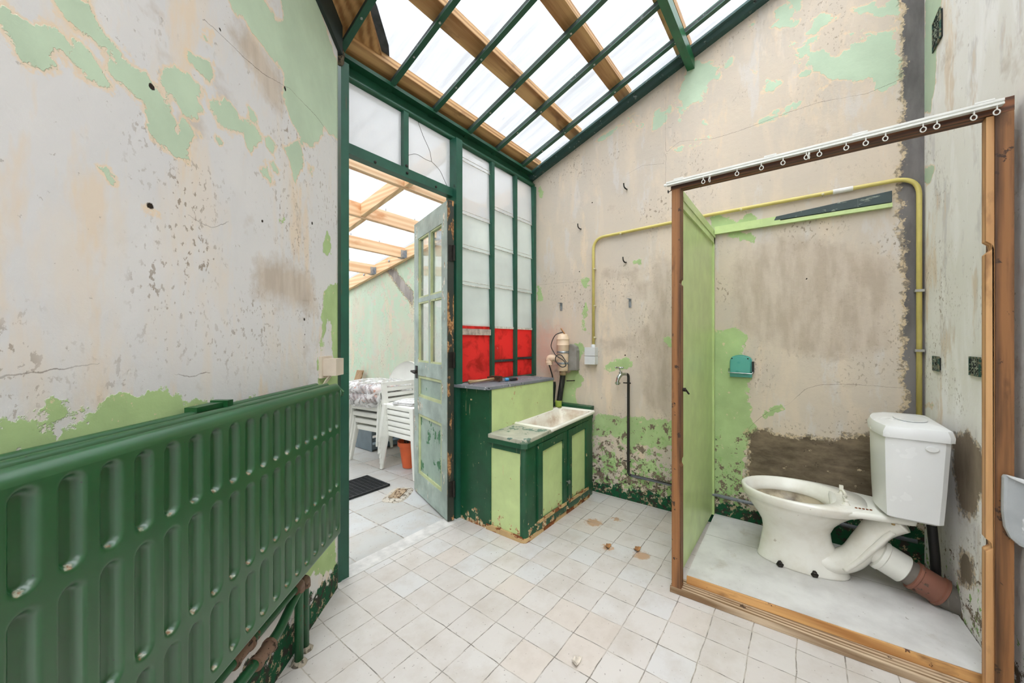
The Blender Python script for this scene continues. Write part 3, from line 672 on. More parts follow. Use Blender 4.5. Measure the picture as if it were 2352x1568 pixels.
for y0, y1, xa, w in [(1.745, 1.835, .96, 'along the glazed screen, lowest of the four'), (1.365, 1.450, 1.02, 'second up from the glazed screen'), (.97, 1.055, .9, 'third up from the glazed screen'), (.57, .655, .5, 'behind the thick green beam, highest of the four')]:
    bm = B(); hull8(bm, [(xa, y0, roofz(y0, 2.598)), (2.655, y0, roofz(y0, 2.598)), (2.655, y1, roofz(y1, 2.598)), (xa, y1, roofz(y1, 2.598))],
                    [(xa, y0, roofz(y0, 2.645)), (2.655, y0, roofz(y0, 2.645)), (2.655, y1, roofz(y1, 2.645)), (xa, y1, roofz(y1, 2.645))])
    tag(obj('roof_purlin', bm, pine, bev=.003), 'pine roof purlin ' + w, 'purlin', 'pine purlins over the glazing bars')
# corrugated sheets
def corr(name, x0, x1, ya, yb, zf, mat, per=.19, amp=.016):
    me = bpy.data.meshes.new(name); V = []; Fc = []
    xs = []; x = x0
    prof = [(0, 0), (.30, 0), (.40, 1), (.60, 1), (.70, 0)]
    while x < x1:
        for f, h in prof: xs.append((x + f * per, h * amp))
        x += per
    ys = np.linspace(ya, yb, 9)
    for X, h in xs:
        for Y in ys: V.append((X, Y, zf(Y) + h))
    n = len(ys)
    for i in range(len(xs) - 1):
        for j in range(n - 1): Fc.append((i * n + j, (i + 1) * n + j, (i + 1) * n + j + 1, i * n + j + 1))
    me.from_pydata(V, [], Fc); me.materials.append(mat)
    o = bpy.data.objects.new(name, me); COL.objects.link(o); return tag(o, kind='structure')
corr('ceiling', -.3, 2.72, 1.90, -.62, lambda y: roofz(y, 2.655), sheet)
corr('ceiling', .2, 2.62, 6.1, 1.92, lambda y: 2.10 + .135 + .19 * (3.547 - y), sheet2)
# dark trims where the roof meets the walls
bm = B(); ya, yb = 1.835, YC
hull8(bm, [(2.615, ya, roofz(ya, 2.53)), (2.66, ya, roofz(ya, 2.53)), (2.66, yb, roofz(yb, 2.53)), (2.615, yb, roofz(yb, 2.53))], [(2.60, ya, roofz(ya, 2.56)), (2.66, ya, roofz(ya, 2.56)), (2.66, yb, roofz(yb, 2.56)), (2.60, yb, roofz(yb, 2.56))])
hull8(bm, [(2.575, ya, roofz(ya, 2.55)), (2.60, ya, roofz(ya, 2.55)), (2.60, yb, roofz(yb, 2.55)), (2.575, yb, roofz(yb, 2.55))], [(2.575, ya, roofz(ya, 2.565)), (2.60, ya, roofz(ya, 2.565)), (2.60, yb, roofz(yb, 2.565)), (2.575, yb, roofz(yb, 2.565))])
obj('trim_4', bm, worn('weathered_teal_trim', srgb(40, 74, 70), srgb(150, 165, 162), .5, .60, 34, under=srgb(30, 34, 32)), kind='structure')
bm = B(); a0, a1 = wA(-.03), wA(2.4)
def q(s, off, zo): 
    p_ = wA(s, off); return (p_.x, p_.y, roofz(p_.y, zo))
hull8(bm, [q(-.02, .014, 2.465), q(2.4, .014, 2.465), q(2.4, -.06, 2.465), q(-.02, -.06, 2.465)], [q(-.02, .014, 2.60), q(2.4, .014, 2.60), q(2.4, -.06, 2.60), q(-.02, -.06, 2.60)])
obj('trim_5', bm, worn('black_roof_edge', srgb(28, 40, 36), srgb(70, 66, 58), .6, .62, 30), kind='structure')
bm = B()
ball(bm, (.915, 1.775, 2.545), .03, (1.0, .8, 1.6), 10); ball(bm, (.905, 1.74, 2.50), .022, (1, .8, 1.8), 10)
for v in bm.verts: v.co += Vector(mnoise.noise_vector(v.co * 40)) * .012
obj('trim_6', bm, worn('crumbled_mortar', srgb(58, 52, 44), srgb(120, 106, 84), .9, .5, 60), kind='structure')
# soffit planks and cut fascia at the corner of the house roof
for k_, (xa, xb) in enumerate([(.30, .52), (.523, .745), (.748, .96)]):
    bm = B(); hull8(bm, [(xa, 1.80, roofz(1.80, 2.602)), (xb, 1.80, roofz(1.80, 2.602)), (xb, .4, roofz(.4, 2.602)), (xa, .4, roofz(.4, 2.602))], [(xa, 1.80, roofz(1.80, 2.622)), (xb, 1.80, roofz(1.80, 2.622)), (xb, .4, roofz(.4, 2.622)), (xa, .4, roofz(.4, 2.622))])
    tag(obj('soffit_plank', bm, pine_y, bev=.002), ['brown pine soffit plank farthest over the left wall', 'brown pine soffit plank, middle one over the left wall', 'brown pine soffit plank against the first steel roof bar'][k_], 'plank', 'soffit planks over the left wall')
def inroof(pts, zo, h, name, mat, label, cat):
    bm = B(); a = [bm.verts.new((x, y, roofz(y, zo))) for x, y in pts]; b = [bm.verts.new((x, y, roofz(y, zo + h))) for x, y in pts]
    bm.faces.new(a); bm.faces.new(b[::-1])
    for i in range(len(pts)): bm.faces.new((a[i], b[i], b[(i + 1) % len(pts)], a[(i + 1) % len(pts)]))
    bmesh.ops.recalc_face_normals(bm, faces=bm.faces)
    return tag(obj(name, bm, mat, bev=.002), label, cat)
inroof([(.965, 1.59), (1.0, 1.625), (1.133, 1.742), (1.093, 1.787), (1.027, 1.774), (.96, 1.73)], 2.618, .022, 'fascia_board', pine_y, 'short sawn-off pine fascia board beside the first steel roof bar', 'board')
inroof([(.965, 1.56), (1.01, 1.59), (1.15, 1.705), (1.212, 1.785), (1.17, 1.80), (.965, 1.80)], 2.645, .006, 'roof_flashing', lead, 'crumpled grey lead flashing around the sawn fascia board', 'flashing')

# ------------------------------------------------------------------ terrace timber
tz = lambda y: 2.10 + .19 * (3.547 - y)
bm = B(); hull8(bm, [(2.61, 1.88, tz(1.88) - .015), (2.657, 1.88, tz(1.88) - .015), (2.657, 6.1, tz(6.1) - .015), (2.61, 6.1, tz(6.1) - .015)], [(2.61, 1.88, tz(1.88) + .115), (2.657, 1.88, tz(1.88) + .115), (2.657, 6.1, tz(6.1) + .115), (2.61, 6.1, tz(6.1) + .115)])
rim = thing('ledger_beam', 'pale pine ledger beam bolted along the top of the terrace wall', 'beam', (2.63, 3.9, 2.0)); obj('beam', bm, larch_y, rim, bev=.003)
bm = B()
for y in (3.35, 3.86, 4.4, 4.95): lathe(bm, [(.014, 0), (.014, .008), (.008, .012)], (2.61, y, tz(y) + .06), (-1, 0, 0), 8)
obj('bolt', bm, galv, rim)
RN = ['nearest the glazed screen', 'second from the glazed screen', 'third from the glazed screen', 'farthest seen through the doorway']
for i, y in enumerate((2.40, 2.98, 3.58, 4.19)):
    t = thing('terrace_rafter', 'pale pine terrace rafter ' + RN[i], 'rafter', (1.6, y, tz(y)), group='pine rafters of the terrace roof')
    bm = B(); box(bm, .2, 2.61, y - .022, y + .022, tz(y), tz(y) + .115); obj('rafter', bm, larch_x, t, bev=.003)
    bm = B(); box(bm, 2.555, 2.609, y - .025, y - .0225, tz(y) - .004, tz(y) + .085); box(bm, 2.555, 2.609, y + .0225, y + .025, tz(y) - .004, tz(y) + .085); box(bm, 2.545, 2.609, y - .025, y + .025, tz(y) - .005, tz(y) - .001)
    box(bm, 2.605, 2.609, y - .06, y - .025, tz(y), tz(y) + .085); box(bm, 2.605, 2.609, y + .025, y + .06, tz(y), tz(y) + .085)
    obj('joist_hanger', bm, galv, t, label='galvanised steel joist hanger')
    bm = B()
    for x in (.9, 1.25, 1.62, 1.98, 2.3): tube(bm, [(x, y, tz(y) + .115), (x, y + .003, tz(y) + .15)], .0025, 6); 
    obj('roofing_screw', bm, iron, t)
for i, (ya, yb, x, w) in enumerate([(2.422, 2.958, 1.745, 'between the first two terrace rafters'), (3.002, 3.558, 1.775, 'between the second and third terrace rafters'), (1.87, 2.378, 1.76, 'from the glazed screen to the first terrace rafter')]):
    bm = B(); hull8(bm, [(x - .022, ya, tz(ya)), (x + .022, ya, tz(ya)), (x + .022, yb, tz(yb)), (x - .022, yb, tz(yb))], [(x - .022, ya, tz(ya) + .11), (x + .022, ya, tz(ya) + .11), (x + .022, yb, tz(yb) + .11), (x - .022, yb, tz(yb) + .11)])
    tag(obj('rafter_noggin', bm, larch_y, bev=.003), 'pale pine cross piece ' + w, 'noggin', 'cross pieces of the terrace roof')

# ------------------------------------------------------------------ open door leaf (local: x from hinge to free edge, y = face normal)
dang = math.atan2(.949, .315)
door = thing('door_1', None, None, (1.664, 1.762, .012), dang, kind='structure')
dpaint = worn('worn_mint_door_paint', srgb(160, 176, 166), srgb(226, 222, 208), .4, .60, 24, under=srgb(150, 128, 96), dirt=.3, stretch=(1, 1, .4))
dpanel = worn('smudged_green_panel', srgb(150, 170, 156), srgb(84, 126, 96), .4, .60, 7, low=.10, lowz=.6, under=srgb(60, 112, 74), dirt=.22)
dbead = worn('yellow_green_bead', srgb(186, 194, 146), srgb(70, 70, 40), .5, .64, 40)
dedge = worn('stripped_door_edge', srgb(40, 46, 36), srgb(176, 132, 86), .6, .53, 22, under=srgb(110, 74, 44), stretch=(1, 1, .3))
DW, DH, DT = .62, 2.035, .042
def dbox(name, x0, x1, z0, z1, y0=0.0, y1=DT, mat=dpaint, bev=.003, par=door, label=None):
    bm = B(); box(bm, x0, x1, y0, y1, z0, z1); return obj(name, bm, mat, par, world=False, bev=bev, label=label)
# y: the visible (left) face is at y=DT... hinge side x=0
dbox('hinge_stile', .006, .095, 0, DH); dbox('lock_stile', DW - .085, DW, 0, DH)
dbox('hinge_edge', -.003, .006, 0, DH, 0, DT, dedge, .001, label='stripped edge with black and red paint remains')
dbox('top_rail', .095, DW - .085, 1.91, DH); dbox('lock_rail', .095, DW - .085, .885, .985); dbox('middle_rail', .095, DW - .085, .60, .725); dbox('bottom_rail', .095, DW - .085, 0, .15)
dbox('glazing_bar', .30, .327, .985, 1.91, .006, DT - .002); dbox('glazing_bar', .095, .30, 1.43, 1.46, .006, DT - .002); dbox('glazing_bar', .327, DW - .085, 1.43, 1.46, .006, DT - .002)
for z0, z1 in ((.725, .885), (.15, .60)):
    pn = dbox('panel', .10, DW - .09, z0, z1, .012, DT - .014, dpanel, None)
    for a in ((.095, .117, z0, z1), (DW - .107, DW - .085, z0, z1), (.117, DW - .107, z0, z0 + .02), (.117, DW - .107, z1 - .02, z1)):
        dbox('moulding', *a, .008, DT - .004, dbead, .004)
for x0, x1 in ((.095, .30), (.327, DW - .085)):
    for z0, z1 in ((.985, 1.43), (1.46, 1.91)):
        dbox('pane', x0, x1, z0, z1, .018, .022, clear, None)
        for a in ((x0, x0 + .012, z0, z1), (x1 - .012, x1, z0, z1), (x0 + .012, x1 - .012, z0, z0 + .012), (x0 + .012, x1 - .012, z1 - .012, z1)):
            dbox('glazing_bead', *a, .022, DT - .004, dbead, .003)
for z in (.20, 1.02, 1.70):
    bm = B(); lathe(bm, [(.009, -.05), (.009, .05)], (-.010, .004, z), (0, 0, 1), 10); box(bm, -.006, .0, 0, DT - .006, z - .05, z + .05)
    obj('hinge', bm, iron, door, world=False, bev=None)
bm = B(); box(bm, DW - .075, DW - .035, DT, DT + .005, .86, .955); lathe(bm, [(.011, 0), (.008, .015), (.008, .045)], (DW - .055, DT, .915), (0, 1, 0), 12)
tube(bm, smooth_path([(DW - .055, DT + .042, .915), (DW - .09, DT + .048, .916), (DW - .13, DT + .046, .910), (DW - .165, DT + .043, .918)], 5), [.008] * 6 + [.009] * 5 + [.012] * 5, 10)
lathe(bm, [(.012, 0), (.016, .006), (.012, .014)], (DW, DT * .5, .915), (1, 0, 0), 12); box(bm, DW - .002, DW + .004, .008, DT - .008, .85, .98)
obj('handle', bm, iron, door, world=False, smooth=40, label='dark iron lever handle')
# ------------------------------------------------------------------ radiator (local: x along wall towards the doorway, -y into the room)
radp = None
k = NT('green_radiator_enamel'); p = k.pos(True)
base = k.mix(k.step(k.noise(p, 6, 5), .35, .7), srgb(16, 70, 32), srgb(20, 78, 38))
cv = k.attr('lip')
base = k.mix(k.ma('MULTIPLY', k.step(k.ma('ADD', cv, k.ma('MULTIPLY', k.ma('SUBTRACT', k.noise(p, 90, 4), .5), .9)), .55, .75), .9), base, k.mix(k.step(k.noise(p, 120, 3), .45, .6), srgb(176, 176, 156), srgb(150, 96, 62)))
base = k.mix(k.step(k.noise(p, 70, 6, .6), .705, .715), base, srgb(26, 40, 28))
base = k.mix(k.step(k.noise(p, 45, 9, .7), .73, .74), base, srgb(120, 150, 120))
k.b.inputs['Coat Weight'].default_value = 0
radp = k.done(base, k.step(k.noise(p, 5, 1), .3, .7, .29, .33), 0, .9)
RL = 1.32; RZ0, RZ1 = .388, .985
rloc = wA(.265, .128)           # right (far) end of the front face
rad = thing('radiator', 'long glossy green pressed-steel panel radiator along the left wall', 'radiator', (rloc.x, rloc.y, 0), RZ)
# front panel as a pressed sheet
NX, NZ = 440, 200
xs = np.linspace(-RL, 0, NX); zs = np.linspace(RZ0, RZ1 - .024, NZ)
X, Zg = np.meshgrid(xs, zs, indexing='ij')
D = np.zeros_like(X); LIP = np.zeros_like(X)
rows = [(.812, .957), (.585, .793), (.418, .567)]
for c in np.arange(-.036, -RL + .03, -.0562):
    for a, b in rows:
        r = .0185
        dz = np.maximum(0, np.maximum(a + r - Zg, Zg - (b - r)))
        d = np.sqrt((X - c) ** 2 + dz ** 2) - r
        s = np.clip(-d / .010, 0, 1); D += .0125 * s * s * (3 - 2 * s)
        low = np.exp(-((X - c + .002) / .012) ** 2 - ((Zg - (a + .005)) / .005) ** 2) * .85; LIP += low
y = D
edge = np.minimum(1, np.minimum(X + RL, -X) / .012); y = y + .010 * (1 - np.sqrt(1 - (1 - np.clip(edge, 0, 1)) ** 2))
eb = np.clip((Zg - RZ0) / .012, 0, 1); y = y + .010 * (1 - np.sqrt(1 - (1 - eb) ** 2))
V = [(float(a), float(b), float(c)) for a, b, c in zip(X.ravel(), y.ravel(), Zg.ravel())]
Fc = [(i * NZ + j, (i + 1) * NZ + j, (i + 1) * NZ + j + 1, i * NZ + j + 1) for i in range(NX - 1) for j in range(NZ - 1)]
lipv = list(LIP.ravel())
# top roll: ridge folded back over the panel
prof = [(.000, RZ1 - .024), (.001, RZ1 - .018), (.0035, RZ1 - .012), (.010, RZ1 - .004), (.016, RZ1), (.020, RZ1 - .001), (.023, RZ1 - .006), (.023, RZ1 - .014)]
o0 = len(V); ex = [-RL, -RL + .006, -.02, -.008, -.002, 0]; sh = [0.006, 0.001, 0, .001, .006, .014]
for x_, s_ in zip(ex, sh):
    for a, b in prof: V.append((x_, a, b - s_)); lipv.append(.15)
m_ = len(prof)
for i in range(len(ex) - 1):
    for j in range(m_ - 1): Fc.append((o0 + i * m_ + j, o0 + (i + 1) * m_ + j, o0 + (i + 1) * m_ + j + 1, o0 + i * m_ + j + 1))
# back of the panel
b0 = len(V)
for a in (-RL, 0):
    for c in (RZ0, RZ1 - .014): V.append((a, .023, c)); lipv.append(0)
Fc.append((b0, b0 + 1, b0 + 3, b0 + 2))
side = [i * NZ for i in range(NX)]
o1 = len(V)
for (a, c) in ((-RL, RZ0), (0, RZ0)): V.append((a, .010, c)); lipv.append(0)
Fc += [(o1, o1 + 1, b0 + 2, b0)]
for xi, bi in ((0, b0), (NX - 1, b0 + 2)):
    for j in range(NZ - 1):
        za, zb = zs[j], zs[j + 1]
    e0 = len(V)
    V += [(float(xs[xi]), .010, RZ0), (float(xs[xi]), .010, RZ1 - .012)]; lipv += [0, 0]
    Fc.append((e0, e0 + 1, bi + 1, bi))
me = bpy.data.meshes.new('front_panel'); me.from_pydata(V, [], Fc)
at = me.attributes.new('lip', 'FLOAT', 'POINT'); at.data.foreach_set('value', np.array(lipv, np.float32))
for p_ in me.polygons: p_.use_smooth = True
me.materials.append(radp)
o = bpy.data.objects.new('front_panel', me); COL.objects.link(o); o.parent = rad
for i, yy in enumerate((.048, .088)):
    bm = B(); prof2 = [(yy, RZ0), (yy - .002, RZ1 - .02), (yy - .001, RZ1 - .006), (yy + .004, RZ1 - .001), (yy + .010, RZ1), (yy + .016, RZ1 - .003), (yy + .019, RZ1 - .012), (yy + .019, RZ0)]
    prism(bm, prof2, -RL, -.004, lambda a, b, t: (t, a, b))
    obj(('middle_panel', 'rear_panel')[i], bm, radp, rad, world=False, smooth=50)
bm = B(); lathe(bm, [(.010, 0), (.017, .003), (.017, .010), (.011, .012)], (-.012, .012, .945), (1, 0, 0), 16)
lathe(bm, [(.019, .012), (.019, .026), (.015, .030)], (-.012, .012, .945), (1, 0, 0), 6)
obj('bleed_plug', bm, radp, rad, world=False, smooth=30, label='hexagonal end plug')
bm = B(); box(bm, -.60, -.50, .086, .115, RZ1 - .004, RZ1 + .008); box(bm, -.515, -.495, .075, .12, RZ1 - .01, RZ1 + .012)
obj('wall_bracket', bm, radp, rad, world=False, bev=.003)
for x_ in (-.2, -1.1):
    bm = B(); box(bm, x_ - .015, x_ + .015, .10, .126, .45, .80); obj('wall_bracket', bm, radp, rad, world=False, bev=.002)
# heating pipes below it
pipem = worn('green_pipe_paint', srgb(22, 82, 46), srgb(126, 96, 78), .35, .60, 30, under=srgb(90, 60, 44))
coll = worn('brown_pipe_collar', srgb(120, 92, 74), srgb(70, 56, 44), .6, .56, 50)
for i, (s0, off, zt, lab) in enumerate([(.352, .030, .262, 'green heating pipe rising from the floor under the radiator, nearer to the doorway'), (.412, .040, .285, 'green heating pipe rising from the floor under the radiator, just left of its twin')]):
    t = thing('heating_pipe', lab, 'pipe', tuple(wA(s0, off)), group='heating pipes under the radiator')
    bm = B()
    if i == 0:
        P = bend([wA(s0, off, 0), wA(s0, off, zt), wA(s0 + .10, off + .012, zt - .01), wA(s0 + .22, off + .03, zt - .03), wA(2.0, off + .035, zt - .03)], .035)
    else:
        P = bend([wA(s0, off, 0), wA(s0, off, zt), wA(s0 + .10, off, zt), wA(2.0, off, zt + .01)], .03)
    tube(bm, P, .0145, 14); obj('pipe', bm, pipem, t, smooth=True)
    bm = B(); tube(bm, bend([wA(s0, off, zt - .028), wA(s0, off, zt), wA(s0 + .035, off + .003, zt - .002)], .022), .0195, 14)
    for s_, o_ in ((s0 + .27, off + (.033 if i == 0 else 0)),):
        za = zt - .03 if i == 0 else zt + .002
        tube(bm, [wA(s_, o_, za), wA(s_ + .06, o_, za)], .0185, 14); tube(bm, [wA(s_ - .006, o_, za), wA(s_ + .004, o_, za)], .022, 14); tube(bm, [wA(s_ + .056, o_, za), wA(s_ + .066, o_, za)], .022, 14)
    obj('pipe_coupling', bm, coll, t, smooth=40, label='rusty brown couplings')
    bm = B(); lathe(bm, [(.027, 0), (.023, .008), (.016, .014)], tuple(wA(s0, off)), (0, 0, 1), 14)
    for v in bm.verts: v.co += Vector(mnoise.noise_vector(v.co * 60)) * .006
    obj('mortar_collar', bm, worn('pipe_mortar', srgb(150, 140, 124), srgb(100, 92, 80), .9, .55, 50), t)
# surface socket box on the left wall
beige = plain('yellowed_plastic', srgb(206, 192, 174), .4, var=.08)
t = thing('junction_box', 'yellowed plastic electrical box on the left wall beside the doorway', 'electrical box', tuple(wA(.13, 0, .995)), RZ)
bm = B(); box(bm, -.052, .045, -.012, 0, 0, .092); obj('base_plate', bm, beige, t, world=False, bev=.003)
bm = B(); box(bm, -.040, .036, -.066, -.012, .010, .082); obj('cover', bm, beige, t, world=False, bev=.003)
bm = B()
tube(bm, smooth_path([(-.02, -.03, .01), (-.035, -.02, -.01), (-.03, -.006, -.03)], 5), .003, 8); tube(bm, smooth_path([(0, -.03, .01), (-.01, -.018, -.012), (-.02, -.004, -.034)], 5), .003, 8)
obj('cable', bm, plain('cream_cable', srgb(214, 204, 186), .5), t, world=False)

# ------------------------------------------------------------------ sink cabinet
cabg = worn('dark_green_cabinet_paint', DKG, srgb(214, 194, 156), .38, .640, 24, low=.16, lowz=.14, under=srgb(140, 86, 44), dirt=.25)
cabl = worn('pale_green_panel_paint', srgb(194, 212, 148), srgb(206, 180, 140), .4, .650, 22, low=.17, lowz=.22, under=srgb(136, 78, 38), dirt=.10)
bare = worn('bare_stained_wood', srgb(196, 164, 116), srgb(146, 86, 44), .7, .50, 26, under=srgb(110, 60, 30), stretch=(.4, .4, 1))
topm = worn('scrubbed_counter_paint', srgb(178, 176, 158), srgb(112, 132, 108), .5, .54, 14, under=srgb(96, 120, 112), stretch=(1, 1, 1), dirt=.25)
cab = thing('sink_cabinet', 'two-tone green painted wooden sink cabinet with raised back under the frosted panes', 'cabinet', (2.19, 1.50, 0))
x0, x1, yf, yb2 = 1.725, 2.652, 1.245, 1.760
ct = lambda x: .565 + (x - 1.725) * .055      # counter top height
YB_ = 1.535
def cp(name, a, mat, bev=.004, par=cab, label=None):
    bm = B(); box(bm, *a); return obj(name, bm, mat, par, bev=bev, label=label)
cp('side_panel', (x0, x0 + .02, YB_, yb2, 0, .85), cabg)
cp('corner_post', (x0, x0 + .022, YB_ - .022, YB_, .0, .855), cabg)
bm = B(); box(bm, x0 + .022, 2.47, YB_ - .02, YB_, .585, .852); obj('splash_panel', bm, cabl, cab, bev=.003)
bm = B(); box(bm, 2.452, 2.47, YB_, yb2 + .03, .585, .852); obj('splash_end', bm, cabl, cab, bev=.003)
bm = B(); prism(bm, [(1.685, yb2 + .04), (1.70, 1.535), (1.715, 1.508), (2.475, 1.508), (2.485, 1.80), (1.76, 1.80)], .853, .872, lambda a, b, t: (a, b, t)); obj('ledge_top', bm, worn('dirty_slate_ledge', srgb(120, 124, 130), srgb(186, 186, 184), .6, .55, 18, under=srgb(50, 54, 58)), cab, bev=.003)
# lower carcass: left side
LS = YB_ - .022
cp('side_frame', (x0, x0 + .02, yf + .03, LS, .505, .555), cabg); cp('side_frame', (x0, x0 + .02, LS - .012, LS, .02, .505), cabg)
cp('side_panel', (x0 + .006, x0 + .016, yf + .03, LS - .012, .03, .505), cabl, .002)
cp('skirting', (x0 - .006, x0 + .02, yf + .02, YB_, 0, .032), bare)
bm = B(); R = .034
prism(bm, [(x0, yf + .034), (x0 + .004, yf + .014), (x0 + .014, yf + .004), (x0 + .034, yf), (x0 + .115, yf), (x0 + .115, yf + .02), (x0 + .03, yf + .02), (x0 + .02, yf + .034)], .022, .558, lambda a, b, t: (a, b, t)); obj('corner_post', bm, cabg, cab, smooth=40)
bm = B(); prism(bm, [(x0 - .006, yf + .034), (x0 - .002, yf + .010), (x0 + .010, yf - .002), (x0 + .034, yf - .006), (x1 - .12, yf - .006), (x1 - .12, yf + .02), (x0 + .03, yf + .02), (x0 + .02, yf + .034)], 0, .024, lambda a, b, t: (a, b, t)); obj('skirting', bm, bare, cab, smooth=40)
bm = B(); hull8(bm, [(x0 + .1, yf, .535), (x1 - .05, yf, .535 + .04), (x1 - .05, yf + .02, .575), (x0 + .1, yf + .02, .535)], [(x0 + .1, yf, .562), (x1 - .05, yf, .612), (x1 - .05, yf + .02, .612), (x0 + .1, yf + .02, .562)]); obj('front_rail', bm, cabg, cab, bev=.003)
bm = B(); prism(bm, [(x1 - .14, yf), (x1 - .05, yf + .005), (x1 - .002, yf + .05), (x1 - .002, yf + .07), (x1 - .14, yf + .02)], .0, .615, lambda a, b, t: (a, b, t)); obj('end_stile', bm, cabg, cab, bev=.003)
# counter
bm = B(); 
def ctop(pts, zo, h):
    a = [bm.verts.new((x, y, ct(x) + zo)) for x, y in pts]; b = [bm.verts.new((x, y, ct(x) + zo + h)) for x, y in pts]
    bm.faces.new(a[::-1]); bm.faces.new(b); n = len(pts)
    for i in range(n): bm.faces.new((a[i], a[(i + 1) % n], b[(i + 1) % n], b[i]))
ctop([(x0 - .012, YB_ - .02), (x0 - .012, yf + .02), (x0 + .01, yf - .012), (2.02, yf - .012), (2.02, YB_ - .02)], -.001, .0255); bmesh.ops.recalc_face_normals(bm, faces=bm.faces)
obj('counter_top', bm, topm, cab, bev=.005)
bm = B(); ctop([(x0 - .013, YB_ - .02), (x0 - .013, yf + .02), (x0 + .009, yf - .013), (x1 - .10, yf - .013), (x1 - .10, yf + .02), (x0 + .03, yf + .02), (x0 + .02, YB_ - .02)], -.028, .029); bmesh.ops.recalc_face_normals(bm, faces=bm.faces)
obj('counter_edge', bm, cabg, cab, bev=.003)
bm = B(); ctop([(2.60, 1.60), (2.595, 1.262), (2.655, 1.262), (2.658, 1.60)], .012, .03); bmesh.ops.recalc_face_normals(bm, faces=bm.faces); obj('back_batten', bm, cabg, cab, bev=.003)
bm = B(); ctop([(2.56, 1.262), (2.56, yf - .005), (2.60, yf), (2.652, 1.29), (2.65, 1.33)], -.004, .02); bmesh.ops.recalc_face_normals(bm, faces=bm.faces); obj('counter_end', bm, topm, cab, bev=.003)
# two doors
for i, (da, db) in enumerate(((1.845, 2.185), (2.205, 2.508))):
    d = obj('door', box(B(), da + .05, db - .045, yf - .001, yf + .010, .085, ct(da) - .075), cabl, cab, label=('left pale green door', 'right pale green door with bare wood foot')[i])
    zt = lambda x: ct(x) - .032
    for nm, (fa, fb) in (('stile', (da, da + .05)), ('stile', (db - .045, db))):
        bm = B(); hull8(bm, [(fa, yf - .012, .03), (fb, yf - .012, .03), (fb, yf + .008, .03), (fa, yf + .008, .03)], [(fa, yf - .012, zt(fa)), (fb, yf - .012, zt(fb)), (fb, yf + .008, zt(fb)), (fa, yf + .008, zt(fa))]); obj(nm, bm, cabg, d, bev=.003)
    bm = B(); hull8(bm, [(da + .05, yf - .012, zt(da) - .05), (db - .045, yf - .012, zt(db) - .05), (db - .045, yf + .008, zt(db) - .05), (da + .05, yf + .008, zt(da) - .05)], [(da + .05, yf - .012, zt(da)), (db - .045, yf - .012, zt(db)), (db - .045, yf + .008, zt(db)), (da + .05, yf + .008, zt(da))]); obj('rail', bm, cabg, d, bev=.003)
    bm = B(); box(bm, da + .05, db - .045, yf - .012, yf + .008, .03, .088); obj('rail', bm, cabg, d, bev=.003)
    bm = B(); box(bm, da + .01, db - .01, yf - .016, yf - .010, .072, .092); obj('sill_strip', bm, bare, d, bev=.002)
    if i == 0:
        bm = B(); lathe(bm, [(.004, 0), (.004, .012), (.012, .016), (.013, .022), (.008, .028)], (2.180, yf - .012, .225), (0, -1, 0), 14); obj('knob', bm, plain('dull_knob', srgb(120, 120, 116), .4, .5), d, smooth=40)
cp('centre_post', (2.186, 2.204, yf - .004, yf + .02, .03, .56), cabg)
# basin
enam = plain('old_white_enamel', srgb(232, 228, 216), .22, var=.05, scale=8)
k = NT('stained_enamel'); p = k.pos()
z_ = k.sep(p)[2]
c_ = k.mix(k.step(k.noise(p, 7, 7, .6), .40, .68), srgb(228, 222, 208), srgb(184, 156, 128))
c_ = k.mix(k.step(k.noise(p, 26, 8, .7), .64, .67), c_, srgb(140, 104, 76))
stain = k.done(c_, .3)
sink = thing('sink', 'rectangular white enamel sink, stained brown inside, set into the green cabinet', 'sink', (2.29, 1.40, .60))
bx0, bx1, by0, by1 = 1.985, 2.592, 1.222, 1.532
def rrect(x0, x1, y0, y1, r, z, n=5, sl=.04):
    out = []
    for cx, cy, a0 in ((x1 - r, y1 - r, 0), (x0 + r, y1 - r, 90), (x0 + r, y0 + r, 180), (x1 - r, y0 + r, 270)):
        for i in range(n + 1):
            a = math.radians(a0 + 90 * i / n); px_, py_ = cx + r * math.cos(a), cy + r * math.sin(a)
            out.append((px_, py_, z + (px_ - 1.985) * sl))
    return out
zr = .612
bm = B(); rings(bm, [rrect(bx0, bx1, by0, by1, .02, zr - .022), rrect(bx0 - .004, bx1 + .004, by0 - .004, by1 + .002, .024, zr - .010), rrect(bx0, bx1, by0, by1, .022, zr), rrect(bx0 + .012, bx1 - .012, by0 + .012, by1 - .012, .022, zr + .001), rrect(bx0 + .024, bx1 - .024, by0 + .024, by1 - .022, .025, zr - .012)], cap=False)
obj('rim', bm, enam, sink, smooth=True)
bm = B(); rings(bm, [rrect(bx0 + .023, bx1 - .023, by0 + .023, by1 - .021, .025, zr - .011), rrect(bx0 + .032, bx1 - .032, by0 + .032, by1 - .030, .03, zr - .06), rrect(bx0 + .04, bx1 - .04, by0 + .04, by1 - .038, .04, zr - .12), rrect(bx0 + .07, bx1 - .07, by0 + .06, by1 - .06, .04, zr - .145)], cap=False)
bm.faces.new([v for v in bm.verts][-24:])
bmesh.ops.recalc_face_normals(bm, faces=bm.faces); bmesh.ops.reverse_faces(bm, faces=bm.faces)
obj('bowl', bm, stain, sink, smooth=True, solid=.004, label='brown stained bowl')
bm = B(); lathe(bm, [(.022, 0), (.022, .003), (.015, .004)], (2.32, 1.38, zr - .131), (0, 0, 1), 16); obj('drain', bm, iron, sink)
